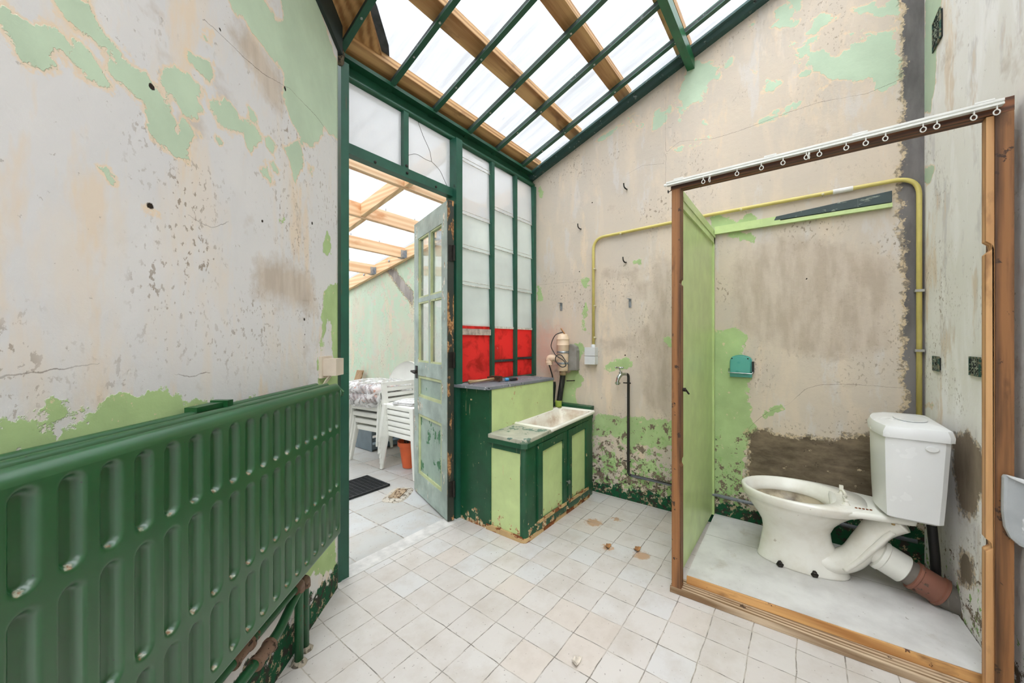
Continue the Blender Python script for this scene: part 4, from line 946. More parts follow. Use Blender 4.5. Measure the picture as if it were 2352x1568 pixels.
# hammer and screwdriver on the ledge
t = thing('hammer', 'old hammer with worn wooden handle lying on the dark ledge', 'hammer', (1.90, 1.70, .872))
bm = B(); P = smooth_path([(1.755, 1.715, .887), (1.79, 1.708, .888), (1.86, 1.698, .888), (1.93, 1.688, .890), (1.985, 1.682, .894)], 5); n = len(P)
tube(bm, P, [.013 - .004 * math.sin(math.pi * i / n) if i < n * .8 else .0095 for i in range(n)], 12); obj('handle', bm, wood('hammer_handle_wood', srgb(192, 166, 130), srgb(140, 110, 78), 0, .6), t, smooth=True)
bm = B(); box(bm, 1.965, 1.995, 1.630, 1.715, .880, .912); box(bm, 1.968, 1.992, 1.715, 1.745, .886, .904); obj('head', bm, plain('rusty_iron', srgb(92, 62, 46), .7, .3, var=.4, scale=50), t, bev=.004)
t = thing('screwdriver', 'screwdriver with black and blue handle on the ledge beside the hammer', 'screwdriver', (2.06, 1.64, .872))
bm = B(); lathe(bm, [(.006, 0), (.011, .006), (.012, .05), (.009, .06), (.010, .07)], (2.12, 1.60, .885), (-.94, .34, 0), 10); obj('handle', bm, plain('black_grip', srgb(34, 34, 36), .4), t, smooth=40)
bm = B(); lathe(bm, [(.0105, 0), (.0125, .004), (.0125, .022), (.009, .028)], (2.054, 1.624, .885), (-.94, .34, 0), 10); obj('collar', bm, plain('blue_grip', srgb(70, 150, 200), .4), t, smooth=40, label='light blue collar')
bm = B(); tube(bm, [(2.03, 1.633, .884), (1.98, 1.650, .8745)], .003, 8); obj('shaft', bm, galv, t)
bm = B(); lathe(bm, [(.003, -.004), (.0105, 0), (.010, .006)], (2.122, 1.599, .885), (-.94, .34, 0), 10); obj('end_cap', bm, plain('red_cap', srgb(170, 70, 60), .5), t)

# ------------------------------------------------------------------ pump with hoses in the corner
pumpm = plain('beige_pump_plastic', srgb(226, 200, 172), .38, var=.05)
PX, PY = 2.575, 1.49
pump = thing('water_pump', 'beige canister pump fixed to the back wall above the sink corner', 'pump', (PX, PY, .66))
bm = B(); lathe(bm, [(.0, 1.212), (.025, 1.211), (.038, 1.203), (.046, 1.186), (.048, 1.176), (.051, 1.172), (.051, 1.165), (.048, 1.162), (.048, 1.125), (.050, 1.122), (.048, 1.119), (.047, 1.078), (.044, 1.074)], (PX, PY, 0), (0, 0, 1), 28); obj('upper_body', bm, pumpm, pump, smooth=40)
bm = B(); lathe(bm, [(.030, 1.070), (.044, 1.058), (.044, .99), (.042, .985), (.042, .93), (.034, .918), (.022, .917), (.022, .895)], (PX, PY, 0), (0, 0, 1), 24)
tube(bm, bend([(PX, PY, 1.02), (PX - .03, PY + .06, 1.02), (PX - .035, PY + .105, 1.018), (PX - .035, PY + .105, .985)], .03), .027, 16); lathe(bm, [(.030, .0), (.030, .012), (.031, .014), (.031, .022), (.028, .024)], (PX - .035, PY + .105, .965), (0, 0, 1), 16)
obj('lower_body', bm, pumpm, pump, smooth=40)
bm = B(); lathe(bm, [(.046, 0), (.049, .004), (.049, .012), (.046, .016)], (PX, PY, 1.058), (0, 0, 1), 28); lathe(bm, [(.043, 0), (.046, .003), (.046, .012), (.043, .015)], (PX, PY, .972), (0, 0, 1), 28); obj('clamp_band', bm, galv, pump, smooth=40, label='metal clamp bands')
bm = B(); prism(bm, [(PY - .105, .925), (PY - .03, .92), (PY - .03, 1.125), (PY - .065, 1.13), (PY - .095, 1.11), (PY - .105, 1.08)], 2.655, 2.60, lambda a, b, t: (t, a, b)); obj('wall_plate', bm, plain('grey_plate', srgb(140, 136, 130), .5, var=.2), pump, bev=.008)
bm = B(); bmesh.ops.create_cone(bm, cap_ends=True, segments=20, radius1=.032, radius2=.032, depth=.006, matrix=Matrix.Translation((PX, PY - .002, 1.228)) @ Matrix.Rotation(.9, 4, 'X') @ Matrix.Rotation(.5, 4, 'Y')); obj('top_disc', bm, plain('brown_disc', srgb(186, 134, 84), .6), pump, label='tilted brown disc')
bm = B(); tube(bm, smooth_path([(PX, PY - .01, 1.225), (PX - .03, PY + .05, 1.20), (PX - .045, PY + .08, 1.12), (PX - .04, PY + .055, 1.06), (PX - .055, PY + .02, 1.035), (PX - .06, PY - .045, 1.00), (PX - .06, PY - .06, .965), (PX - .06, PY - .02, .955), (PX - .06, PY + .03, 1.0), (PX - .06, PY + .02, 1.04), (PX - .055, PY - .02, 1.043), (PX - .05, PY - .06, .99)], 8), .0035, 8); obj('cable', bm, plain('black_cable', srgb(38, 38, 40), .4), pump, smooth=True, label='black looping cable')
blk = worn('dirty_black_hose', srgb(26, 25, 24), srgb(120, 116, 108), .6, .66, 60)
bm = B(); tube(bm, smooth_path([(PX, PY, .905), (PX, PY + .005, .84), (PX - .005, PY + .02, .74), (PX - .01, PY + .03, .66)], 8), .021, 14); obj('drain_hose', bm, blk, pump, smooth=True)
bm = B(); tube(bm, [(PX, PY, .915), (PX, PY + .001, .885)], .026, 14); obj('hose_adapter', bm, plain('brown_adapter', srgb(150, 128, 96), .6), pump, smooth=True)
bm = B(); tube(bm, smooth_path([(PX - .012, PY + .032, .685), (PX - .012, PY + .033, .635)], 3), .026, 14); obj('hose_end', bm, plain('lime_collar', srgb(140, 160, 60), .6), pump, smooth=True, label='lime green collar')
bm = B(); tube(bm, smooth_path([(PX - .035, PY + .105, .965), (PX - .02, PY + .085, .88), (PX - .02, PY + .08, .83)], 6), .005, 8); lathe(bm, [(.018, .0), (.022, -.03), (.02, -.05), (.010, -.16), (.006, -.20)], (PX - .02, PY + .075, .83), (0, 0, 1), 14); obj('cable_plug', bm, plain('black_plug', srgb(22, 30, 26), .4), pump, smooth=40)
bm = B(); tube(bm, bend([(2.657, PY - .06, .84), (2.62, PY - .045, .84), (PX + .02, PY - .02, .84)], .02), .004, 8); obj('pipe_clip', bm, iron, pump)

# ------------------------------------------------------------------ back wall fittings
yel = plain('yellow_conduit', srgb(206, 190, 110), .4, var=.08)
t = thing('conduit', 'yellow plastic conduit bent along the back wall from the grey switch box to the cistern', 'conduit', (2.64, .43, .80))
bm = B(); tube(bm, bend([(2.643, 1.262, 1.10), (2.643, 1.262, 1.935), (2.643, .85, 1.945), (2.643, .47, 1.952), (2.645, -.448, 1.952), (2.645, -.448, .60)], .09, 10), .0105, 12); obj('pipe', bm, yel, t, smooth=True)
bm = B(); tube(bm, [(2.645, -.13, 1.952), (2.645, -.21, 1.952)], .0125, 12); obj('sleeve', bm, plain('pale_sleeve', srgb(222, 220, 214), .4), t, label='white joining sleeve')
cl = plain('clip_nail', srgb(200, 190, 150), .4)
for (yy, zz) in ((1.255, 1.18), (1.255, 1.42), (1.255, 1.70), (1.05, 1.93), (.30, 1.945), (-.08, 1.945)):
    bm = B(); lathe(bm, [(.007, 0), (.007, .006), (.003, .009)], (2.632, yy - .008, zz), (-1, 0, 0), 8); tube(bm, [(2.659, yy - .008, zz), (2.632, yy - .008, zz)], .004, 6); obj('clip', bm, cl, t)
for zz in (1.39, 1.10):
    bm = B(); box(bm, 2.63, 2.659, -.464, -.432, zz, zz + .012); obj('clip', bm, screwm, t)
swm = plain('grey_switch_plastic', srgb(206, 208, 208), .4, var=.04)
t = thing('switch_box', 'grey plastic double switch box on the back wall below the yellow conduit', 'switch box', (2.64, 1.275, .975))
for i, (za, zb) in enumerate(((.976, 1.038), (1.041, 1.105))):
    bm = B(); box(bm, 2.606, 2.659, 1.232, 1.318, za, zb); obj('switch_module', bm, swm, t, bev=.003)
bm = B(); lathe(bm, [(.016, 0), (.016, .02), (.013, .024)], (2.638, 1.262, 1.104), (0, 0, 1), 14); obj('cable_gland', bm, swm, t, smooth=40)
t = thing('water_tap', 'chrome garden tap on a black riser pipe against the back wall', 'tap', (2.60, 1.0, 0))
bm = B(); tube(bm, bend([(2.585, .998, .918), (2.61, .985, .918), (2.632, .985, .905), (2.632, .985, .195), (2.632, .60, .193)], .022), .0095, 12); obj('riser_pipe', bm, worn('black_pipe', srgb(36, 32, 30), srgb(120, 90, 70), .4, .64, 60), t, smooth=True, label='black riser pipe')
bm = B(); tube(bm, [(2.632, .965, .1945), (2.632, -.44, .182)], .0098, 12); obj('supply_pipe', bm, worn('grey_pipe', srgb(120, 124, 130), srgb(80, 84, 88), .4, .6, 40), t, smooth=True, label='grey pipe along the foot of the wall')
chrome = plain('old_chrome', srgb(196, 198, 198), .22, .95, var=.2, scale=40)
bm = B(); tube(bm, smooth_path([(2.60, .990, .918), (2.575, 1.005, .918), (2.555, 1.02, .905), (2.545, 1.03, .875), (2.545, 1.03, .845)], 5), [.011] * 8 + [.014] * 6 + [.012] * 7, 12)
lathe(bm, [(.019, 0), (.019, .010), (.014, .014)], (2.545, 1.03, .862), (0, 0, -1), 12); lathe(bm, [(.013, 0), (.013, .018), (.005, .022), (.005, .045)], (2.565, 1.012, .918), (-.25, .2, 1), 12)
obj('tap_body', bm, chrome, t, smooth=40)
bm = B(); tube(bm, [(2.556, 1.045, .966), (2.552, .998, .966)], .005, 8); ball(bm, (2.556, 1.047, .966), .007); ball(bm, (2.552, .996, .966), .007); obj('handle', bm, chrome, t, smooth=True)
bm = B()
for zz in (.855, .30): tube(bm, [(2.605, 1.012, zz), (2.605, .958, zz)], .004, 8); tube(bm, [(2.605, .985, zz), (2.658, .985, zz)], .003, 6)
obj('pipe_clip', bm, iron, t)
for i, (yy, zz, lab) in enumerate([(1.006, 2.265, 'bent dark iron hook on the back wall, highest of the three'), (1.375, 2.045, 'bent dark iron hook on the back wall, left one of the three'), (1.012, 1.735, 'short bent iron hook on the back wall, lowest of the three')]):
    bm = B(); tube(bm, smooth_path([(2.662, yy, zz - .01), (2.635, yy, zz - .014), (2.625, yy + .008, zz), (2.628, yy + .012, zz + .025)], 5), .0045, 8)
    tag(obj('wall_hook', bm, iron, smooth=True), lab, 'hook', 'iron hooks on the back wall')
for i, (yy, zz, lab) in enumerate([(1.555, 1.45, 'small metal shelf bracket on the back wall above the pump'), (.985, 1.445, 'small metal shelf bracket on the back wall above the tap')]):
    bm = B(); box(bm, 2.655, 2.660, yy - .012, yy + .006, zz - .05, zz + .012); box(bm, 2.62, 2.660, yy - .012, yy + .006, zz + .009, zz + .013)
    for q_ in (.0, -.035): lathe(bm, [(.004, 0), (.002, .003)], (2.655, yy - .003, zz + q_ - .005), (-1, 0, 0), 8)
    tag(obj('shelf_bracket', bm, galv), lab, 'bracket', 'brackets on the back wall')
# ------------------------------------------------------------------ toilet cubicle
dwood_z = wood('dark_stained_post_z', srgb(148, 100, 58), srgb(76, 48, 26), 2, .6, 1.4, dark=srgb(62, 38, 20), damage=.62, dmg_col=srgb(58, 36, 20))
dwood_y = wood('dark_stained_beam_y', srgb(128, 78, 44), srgb(58, 34, 20), 1, .6, 1.0, dark=srgb(40, 24, 14))
lwood_z = wood('bare_post_edge_z', srgb(206, 160, 108), srgb(166, 116, 70), 2, .6, 1.0, dark=srgb(120, 78, 44))
rough_y = wood('weathered_sill_y', srgb(196, 174, 146), srgb(120, 92, 62), 1, .75, 1.2, dark=srgb(86, 62, 40), damage=.64, dmg_col=srgb(66, 48, 32))
honey_y = wood('honey_riser_y', srgb(212, 164, 104), srgb(168, 116, 62), 1, .6, 1.0, dark=srgb(92, 54, 26), damage=.63, dmg_col=srgb(84, 48, 24))
cub = thing('toilet_cubicle', 'toilet cubicle frame of dark stained timber with a pale green side panel', 'cubicle', (2.1, 0, 0))
PXF = 1.81
def notched(name, x0, x1, ya, yb, z0, z1, mat, notches=(), side=1):
    """Post with gouges cut out of one long edge."""
    zs_ = [z0]; 
    pts = [(ya, z0), (yb, z0), (yb, z1), (ya, z1)]
    if notches:
        e = []
        for zc, h, d in sorted(notches): e += [(zc - h, 0), (zc - h * .3, d), (zc + h * .5, d * .8), (zc + h, 0)]
        if side < 0: pts = [(ya, z1), (ya, z1)] ; pts = [(yb, z0), (yb, z1), (ya, z1)] + [(ya + d, z) for z, d in reversed(e)] + [(ya, z0)]
        else: pts = [(ya, z1), (ya, z0), (yb, z0)] + [(yb - d, z) for z, d in e] + [(yb, z1)]
    bm = B(); prism(bm, pts, x0, x1, lambda a, b, t: (t, a, b))
    return obj(name, bm, mat, cub, bev=.002)
notched('left_post', PXF, PXF + .042, .434, .475, .026, 1.845, dwood_z, [(1.42, .015, .008), (.60, .02, .006)], -1)
notched('right_post', PXF, PXF + .075, -.503, -.466, .026, 1.845, dwood_z)
notched('right_post_edge', PXF + .003, PXF + .040, -.466, -.449, .026, 1.843, lwood_z, [(1.44, .02, .013), (.52, .02, .013)], 1).update_tag()
bm = B(); box(bm, PXF, PXF + .045, -.503, .478, 1.845, 1.888); obj('header', bm, dwood_y, cub, bev=.003)
bm = B(); hull8(bm, [(1.805, .482, 0), (1.84, -.50, 0), (1.90, -.50, 0), (1.90, .482, 0)], [(1.808, .482, .027), (1.843, -.50, .027), (1.90, -.50, .027), (1.90, .482, .027)]); obj('outer_sill', bm, rough_y, cub, bev=.003)
bm = B(); hull8(bm, [(1.868, .425, .027), (1.900, -.512, .027), (1.925, -.512, .027), (1.893, .425, .027)], [(1.872, .425, .062), (1.905, -.512, .062), (1.925, -.512, .062), (1.893, .425, .062)]); obj('riser_board', bm, honey_y, cub, bev=.003)
vin = NT('worn_vinyl_floor'); p = vin.pos()
c_ = vin.mix(vin.step(vin.noise(p, 7, 7, .6), .38, .66), srgb(216, 214, 211), srgb(196, 193, 190))
c_ = vin.mix(vin.step(vin.noise(p, 5, 8, .7), .60, .74, 0, .6), c_, srgb(166, 154, 138))
c_ = vin.mix(vin.step(vin.noise(p, 60, 6, .65), .67, .70, 0, .7), c_, srgb(132, 118, 100))
vin = vin.done(c_, .45)
bm = B(); prism(bm, [(1.878, .425), (1.911, -.512), (2.655, -.466), (2.655, .437)], .0, .064, lambda a, b, t: (a, b, t)); obj('floor_platform', bm, vin, cub, label='worn pale vinyl covered platform')
bm = B(); box(bm, 2.34, 2.3415, -.485, .43, .064, .0645); obj('vinyl_seam', bm, plain('seam_dirt', srgb(140, 134, 126), .8), cub)
pg = worn('cubicle_green_panel', srgb(188, 208, 142), srgb(150, 170, 120), .35, .72, 14, dirt=.12)
bm = B(); box(bm, 1.852, 2.625, .446, .462, .075, 1.80); obj('side_panel', bm, pg, cub)
bm = B(); box(bm, 1.852, 2.655, .436, .446, 1.765, 1.80); box(bm, 1.852, 2.655, .440, .475, 1.815, 1.855); box(bm, 1.852, 2.655, .432, .468, 1.80, 1.816); obj('top_moulding', bm, pg, cub, bev=.003)
bm = B(); box(bm, 2.625, 2.655, .436, .466, .066, 1.80); obj('corner_batten', bm, pg, cub, bev=.003)
bm = B(); box(bm, 2.635, 2.659, -.355, .436, 1.822, 1.842); box(bm, 2.645, 2.659, .10, .436, 1.842, 1.872); obj('wall_batten', bm, pg, cub, bev=.003)
bm = B(); prism(bm, [(.13, 1.850), (-.355, 1.848), (-.355, 1.905), (.12, 1.872)], 2.644, 2.659, lambda a, b, t: (t, a, b)); obj('split_batten', bm, worn('split_dark_batten', srgb(58, 72, 72), srgb(140, 150, 140), .6, .58, 40, stretch=(1, .3, 1)), cub, bev=.002, label='dark splintered upper batten')
bm = B(); lathe(bm, [(.008, 0), (.009, .012)], (1.835, .432, .93), (0, -1, 0), 10); tube(bm, [(1.835, .42, .93), (1.85, .41, .91)], .004, 8); obj('door_catch', bm, iron, cub)
# curtain rail and gliders
whitep = plain('white_rail_plastic', srgb(222, 222, 216), .35, var=.06, scale=30)
t = thing('curtain_rail', 'white plastic curtain rail along the cubicle header', 'curtain rail', (1.795, 0, 1.858))
bm = B(); prism(bm, [(1.808, 1.862), (1.783, 1.860), (1.783, 1.8655), (1.787, 1.868), (1.783, 1.871), (1.783, 1.878), (1.808, 1.880)], -.478, .492, lambda a, b, t: (a, t, b)); obj('rail', bm, whitep, t, bev=.001)
for yy in (.44, .10, -.16, -.44):
    bm = B(); box(bm, 1.786, 1.809, yy - .02, yy + .02, 1.880, 1.885); obj('rail_clip', bm, whitep, t)
bm = B(); lathe(bm, [(.006, 0), (.006, .01)], (1.79, .492, 1.866), (0, 1, 0), 10); obj('end_stop', bm, whitep, t)
GLM = None
for i, yy in enumerate([.339, .314, .213, .129, .059, -.012, -.02, -.05, -.124, -.175, -.224, -.312, -.342, -.419, -.464]):
    if GLM is None:
        bm = B(); box(bm, -.003, .003, -.0015, .0015, -.012, .003)
        tube(bm, [Vector((.001, .0065 * math.cos(a), -.019 + .008 * math.sin(a))) for a in [2 * math.pi * q_ / 14 + math.pi / 2 for q_ in range(15)]], .0017, 6, cap=False)
        g_ = obj('curtain_glider', bm, whitep, world=False, smooth=40); g_.location = (1.789, yy, 1.861); GLM = g_
    else:
        g_ = GLM.copy(); COL.objects.link(g_); g_.location = (1.789, yy, 1.861)
    g_.rotation_euler = (0, 0, [0, 1.3, .1, -.15, .2, 0, 1.2, .1, -.1, 0, .15, -.2, 0, .1, 0][i])
    tag(g_, 'small white plastic glider ring hanging empty from the curtain rail', 'curtain glider', 'gliders on the curtain rail')
bm = B(); tube(bm, [Vector((1.80 + .006 * math.cos(a), .487, 1.838 + .006 * math.sin(a))) for a in [2 * math.pi * q_ / 12 for q_ in range(13)]], .0015, 6, cap=False); tube(bm, [(1.806, .487, 1.838), (1.813, .478, 1.846)], .0018, 6)
tag(obj('screw_eye', bm, iron), 'little dark screw eye at the left end of the cubicle header', 'screw eye')

# ------------------------------------------------------------------ toilet
porc = plain('white_porcelain', srgb(232, 231, 222), .16, var=.025, scale=4)
porcd = NT('soiled_porcelain'); p = porcd.pos(True)
c_ = porcd.mix(porcd.step(porcd.noise(p, 9, 7, .6), .42, .70), srgb(232, 230, 221), srgb(220, 215, 202))
c_ = porcd.mix(porcd.step(porcd.noise(p, 40, 6, .6), .68, .71, 0, .5), c_, srgb(150, 130, 104))
porcd = porcd.done(c_, .22)
k = NT('bowl_painted_shade'); p = k.pos()
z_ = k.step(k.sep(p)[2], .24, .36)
bowlm = k.done(k.mix(k.step(k.ma('ADD', k.noise(p, 9, 6), k.ma('MULTIPLY', z_, .12)), .40, .62), srgb(84, 68, 50), srgb(196, 184, 160)), .3)  # shade inside the bowl painted into the colour, browner towards the bottom
plas = plain('white_cistern_plastic', srgb(226, 227, 226), .25, var=.02, scale=4)
TX, ZP = 2.31, .064
toi = thing('toilet', 'white toilet with plastic cistern and no seat in the cubicle', 'toilet', (TX, -.05, ZP))
def egg(cy_f, cy_b, w, z, n=36, back=2.0, sq=2.0, x0=TX):
    """Egg ring: front tip at Y=cy_f, back at Y=cy_b, half width w."""
    out = []; ym = cy_b + (cy_f - cy_b) * .48
    for i in range(n):
        a = 2 * math.pi * i / n; c, s = math.cos(a), math.sin(a)
        e = 2 / (sq if s > 0 else back)
        xx = w * math.copysign(abs(c) ** e, c)
        yy = (cy_f - ym) * abs(s) ** e if s > 0 else -(ym - cy_b) * abs(s) ** e
        out.append((x0 + xx, ym + yy, z))
    return out
RZm = .422
bm = B(); rings(bm, [egg(.185, -.175, .092, ZP), egg(.186, -.176, .094, ZP + .008), egg(.178, -.165, .086, ZP + .03), egg(.168, -.135, .080, ZP + .09), egg(.160, -.11, .082, .21), egg(.166, -.105, .096, .25), egg(.186, -.12, .122, .288), egg(.212, -.15, .148, .325), egg(.234, -.19, .168, .358), egg(.246, -.215, .178, .378, back=2.3), egg(.252, -.222, .186, .383, back=2.5), 
               egg(.252, -.225, .186, RZm - .022, back=2.5), egg(.256, -.23, .190, RZm - .008, back=2.6), egg(.250, -.23, .186, RZm, back=2.6), egg(.240, -.128, .172, RZm + .001, back=2.4), egg(.232, -.12, .164, RZm - .005, back=2.3), egg(.214, -.10, .145, RZm - .030, back=2.2), egg(.200, -.085, .128, RZm - .052, back=2.2), egg(.204, -.088, .132, RZm - .058, back=2.2)], cap=False)
bmesh.ops.contextual_create(bm, geom=[v for v in bm.verts][:36])
obj('pan', bm, porcd, toi, smooth=True)
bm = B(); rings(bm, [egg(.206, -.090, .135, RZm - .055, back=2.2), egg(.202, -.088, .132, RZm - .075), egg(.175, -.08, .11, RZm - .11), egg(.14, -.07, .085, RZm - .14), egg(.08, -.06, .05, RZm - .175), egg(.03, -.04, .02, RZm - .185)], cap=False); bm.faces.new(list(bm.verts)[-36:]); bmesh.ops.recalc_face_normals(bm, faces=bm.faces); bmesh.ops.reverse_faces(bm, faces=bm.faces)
obj('bowl_interior', bm, bowlm, toi, smooth=True, label='inside of the bowl with its shade painted brown')
bm = B(); prism(bm, [(TX - .163, -.10), (TX - .145, -.20), (TX - .125, -.28), (TX - .10, -.37), (TX + .10, -.37), (TX + .125, -.28), (TX + .145, -.20), (TX + .163, -.10)], RZm - .028, RZm - .0005, lambda a, b, t: (a, b, t)); obj('rear_deck', bm, porc, toi, bev=.012, smooth=60)
# cast trap from the foot up to the cistern shelf
def tubeflat(bm, P, rx, ry, n=18):
    P = [Vector(q_) for q_ in P]; R = []
    for i, c in enumerate(P):
        tg = (P[min(i + 1, len(P) - 1)] - P[max(i - 1, 0)]).normalized(); u = Vector((1, 0, 0)); w = tg.cross(u).normalized()
        R.append([c + u * math.cos(a) * rx[i] + w * math.sin(a) * ry[i] for a in [2 * math.pi * q_ / n for q_ in range(n)]])
    return rings(bm, R, True)
P = smooth_path([(TX - .01, -.02, .13), (TX - .01, -.11, .125), (TX - .01, -.18, .17), (TX - .005, -.225, .25), (TX, -.27, .33), (TX, -.33, .385)], 6); n = len(P)
bm = B(); tubeflat(bm, P, [.06 + .02 * (i / n) + (.03 * max(0, i / n - .7) / .3) for i in range(n)], [.050] * n); obj('trap', bm, porcd, toi, smooth=True)
bm = B(); tube(bm, smooth_path([(TX - .068, -.15, .125), (TX - .073, -.20, .19), (TX - .08, -.25, .27), (TX - .085, -.30, .35)], 6), .012, 10); obj('trap_ridge', bm, porcd, toi, smooth=True)
bm = B(); tube(bm, smooth_path([(TX - .01, -.20, .235), (TX - .01, -.245, .225), (TX - .01, -.285, .205)], 5), .052, 18); obj('outlet_spigot', bm, porcd, toi, smooth=True)
ax = Vector((0, -.83, -.42)).normalized()
pc = Vector((TX - .01, -.262, .214))
bm = B(); lathe(bm, [(.058, 0), (.064, .002), (.066, .012), (.066, .018), (.062, .022), (.061, .09), (.056, .094)], pc, ax, 28); obj('outlet_collar', bm, plain('white_collar_plastic', srgb(228, 227, 218), .35, var=.03), toi, smooth=40)
ptc = worn('terracotta_pipe', srgb(140, 92, 74), srgb(110, 96, 84), .55, .58, 22, under=srgb(80, 60, 50))
pgr = worn('grey_soil_pipe', srgb(112, 106, 98), srgb(150, 142, 128), .6, .60, 30)
soil = thing('soil_pipe', 'brown and grey soil pipe running from the toilet outlet into the right wall', 'soil pipe', tuple(pc + ax * .12))
bm = B(); lathe(bm, [(.052, .088), (.052, .16)], pc, ax, 24); lathe(bm, [(.052, .215), (.052, .235), (.050, .285), (.030, .30)], pc, ax, 24); obj('grey_pipe', bm, pgr, soil, smooth=40, label='grey plastic pipe ends')
bm = B(); lathe(bm, [(.055, .118), (.061, .121), (.061, .130), (.057, .133), (.056, .20), (.061, .203), (.061, .213), (.055, .216)], pc, ax, 24); obj('brown_sleeve', bm, ptc, soil, smooth=40, label='terracotta brown sleeve')
bm = B()
for yy in (.085, -.045): lathe(bm, [(.016, 0), (.014, .004), (.009, .008), (.009, .018), (.004, .020)], (TX - .088, yy, ZP + .010), (-.5, 0, .87), 6)
obj('floor_bolt', bm, iron, toi)
# broken seat hinge
bm = B()
for xx, yy in ((TX - .075, -.155), (TX + .075, -.15)):
    lathe(bm, [(.016, 0), (.012, .006), (.008, .012), (.009, .02), (.004, .024)], (xx, yy, RZm), (0, 0, 1), 10)
tube(bm, smooth_path([(TX - .075, -.155, RZm + .018), (TX - .02, -.15, RZm + .014), (TX + .03, -.16, RZm + .012), (TX + .075, -.15, RZm + .02)], 4), .006, 8)
box(bm, TX + .066, TX + .072, -.155, -.14, RZm + .02, RZm + .04); box(bm, TX + .080, TX + .086, -.155, -.14, RZm + .02, RZm + .038)
obj('broken_hinge', bm, plain('hinge_plastic', srgb(222, 218, 206), .4), toi, label='broken white seat hinge')
bm = B()
for i in range(5): box(bm, TX - .10 + .003 * i, TX - .092 + .003 * i, -.19 - .012 * i, -.182 - .012 * i, RZm, RZm + .003)
obj('rust_mark', bm, plain('rust', srgb(120, 70, 40), .8), toi, label='brown rust mark')
# cistern
def crect(w0, yf_, yb_, z, r=.03, bow=.025):
    """Plan of the cistern: bowed front, square back."""
    out = []; N = 10
    for i in range(N + 1):
        a = -1 + 2 * i / N; out.append((TX + w0 * a * .93 if abs(a) < 1 else TX + w0 * math.copysign(.96, a), yf_ + bow * (1 - a * a) , z))
    out += [(TX + w0, yf_ - .02, z), (TX + w0, (yf_ + yb_) / 2, z), (TX + w0, yb_ + .015, z), (TX + w0 - .012, yb_, z)]
    out += [(TX - w0 + .012, yb_, z), (TX - w0, yb_ + .015, z), (TX - w0, (yf_ + yb_) / 2, z), (TX - w0, yf_ - .02, z)]
    return out
bm = B(); rings(bm, [crect(.150, -.285, -.425, .432), crect(.160, -.275, -.432, .440), crect(.170, -.270, -.438, .56), crect(.182, -.266, -.446, .755), crect(.180, -.268, -.446, .762)]); obj('cistern', bm, plas, toi, smooth=35)
bm = B(); rings(bm, [crect(.180, -.268, -.448, .762), crect(.190, -.260, -.455, .765), crect(.191, -.259, -.456, .785), crect(.183, -.268, -.450, .808), crect(.150, -.30, -.43, .820, bow=.015), crect(.05, -.34, -.40, .821, bow=.005)]); obj('cistern_lid', bm, plas, toi, smooth=35)
bm = B(); bmesh.ops.create_circle(bm, cap_ends=True, segments=20, radius=1, matrix=Matrix.Translation((TX - .02, -.36, .8225)) @ Matrix.Diagonal((.09, .05, 1, 1))); 
r_ = bmesh.ops.extrude_face_region(bm, geom=bm.faces[:]); bmesh.ops.translate(bm, verts=[v for v in r_['geom'] if isinstance(v, bmesh.types.BMVert)], vec=(0, 0, .003)); obj('flush_plate', bm, plas, toi, smooth=40)
bm = B(); lathe(bm, [(.0195, 0), (.0195, .003), (.016, .006)], (0, 0, 0), (-1, 0, 0), 20)
bmesh.ops.scale(bm, verts=bm.verts, vec=(1, 1.0, .62)); bmesh.ops.translate(bm, verts=bm.verts, vec=(TX - .1815, -.395, .735)); obj('side_button', bm, plas, toi, smooth=40, label='oval button on the cistern side')
bm = B(); tube(bm, [(TX - .10, -.30, .44), (TX - .10, -.30, .385)], .006, 8); lathe(bm, [(.014, 0), (.014, .012)], (TX - .10, -.30, .418), (0, 0, 1), 6); obj('fixing_bolt', bm, plain('brass_bolt', srgb(190, 160, 110), .4, .6), toi)
bm = B(); tube(bm, bend([(TX + .05, -.43, .45), (TX + .05, -.445, .25), (TX + .05, -.452, .07)], .03), .016, 12); tag(obj('waste_pipe', bm, blk, smooth=True), 'black vertical pipe behind the toilet below the cistern', 'pipe')
# teal paper holder
teal = plain('teal_enamel', srgb(84, 164, 150), .3, var=.04)
t = thing('paper_holder', 'teal toilet paper holder on the green patch of the back wall', 'paper holder', (2.64, .292, .93))
bm = B(); pr = [(.237, .934), (.237, 1.04), (.243, 1.052), (.258, 1.062), (.28, 1.068), (.30, 1.069), (.32, 1.066), (.338, 1.058), (.348, 1.047), (.352, 1.03), (.352, .934)]
prism(bm, pr, 2.635, 2.659, lambda a, b, t_: (t_, a, b)); obj('back_plate', bm, teal, t, bev=.003)
bm = B(); prism(bm, [(.243, .962), (.243, 1.04), (.258, 1.056), (.30, 1.063), (.332, 1.056), (.347, 1.04), (.347, .962)], 2.612, 2.635, lambda a, b, t_: (t_, a, b)); obj('cover', bm, teal, t, bev=.004)
bm = B(); tube(bm, bend([(2.63, .356, .985), (2.606, .356, .962), (2.606, .232, .960), (2.63, .230, .985)], .006), .0022, 8); obj('wire_bar', bm, chrome, t, smooth=True)
bm = B()
for yy in (.255, .337): lathe(bm, [(.004, 0), (.004, .001)], (2.6115, yy, 1.048), (-1, 0, 0), 10)
obj('screw_hole', bm, plain('dark_hole', (.006, .006, .006), .9), t)
bm = B(); box(bm, 2.62, 2.65, .226, .236, .965, 1.03); obj('side_slot', bm, plain('dark_slot', srgb(24, 24, 24), .6), t, bev=.003)
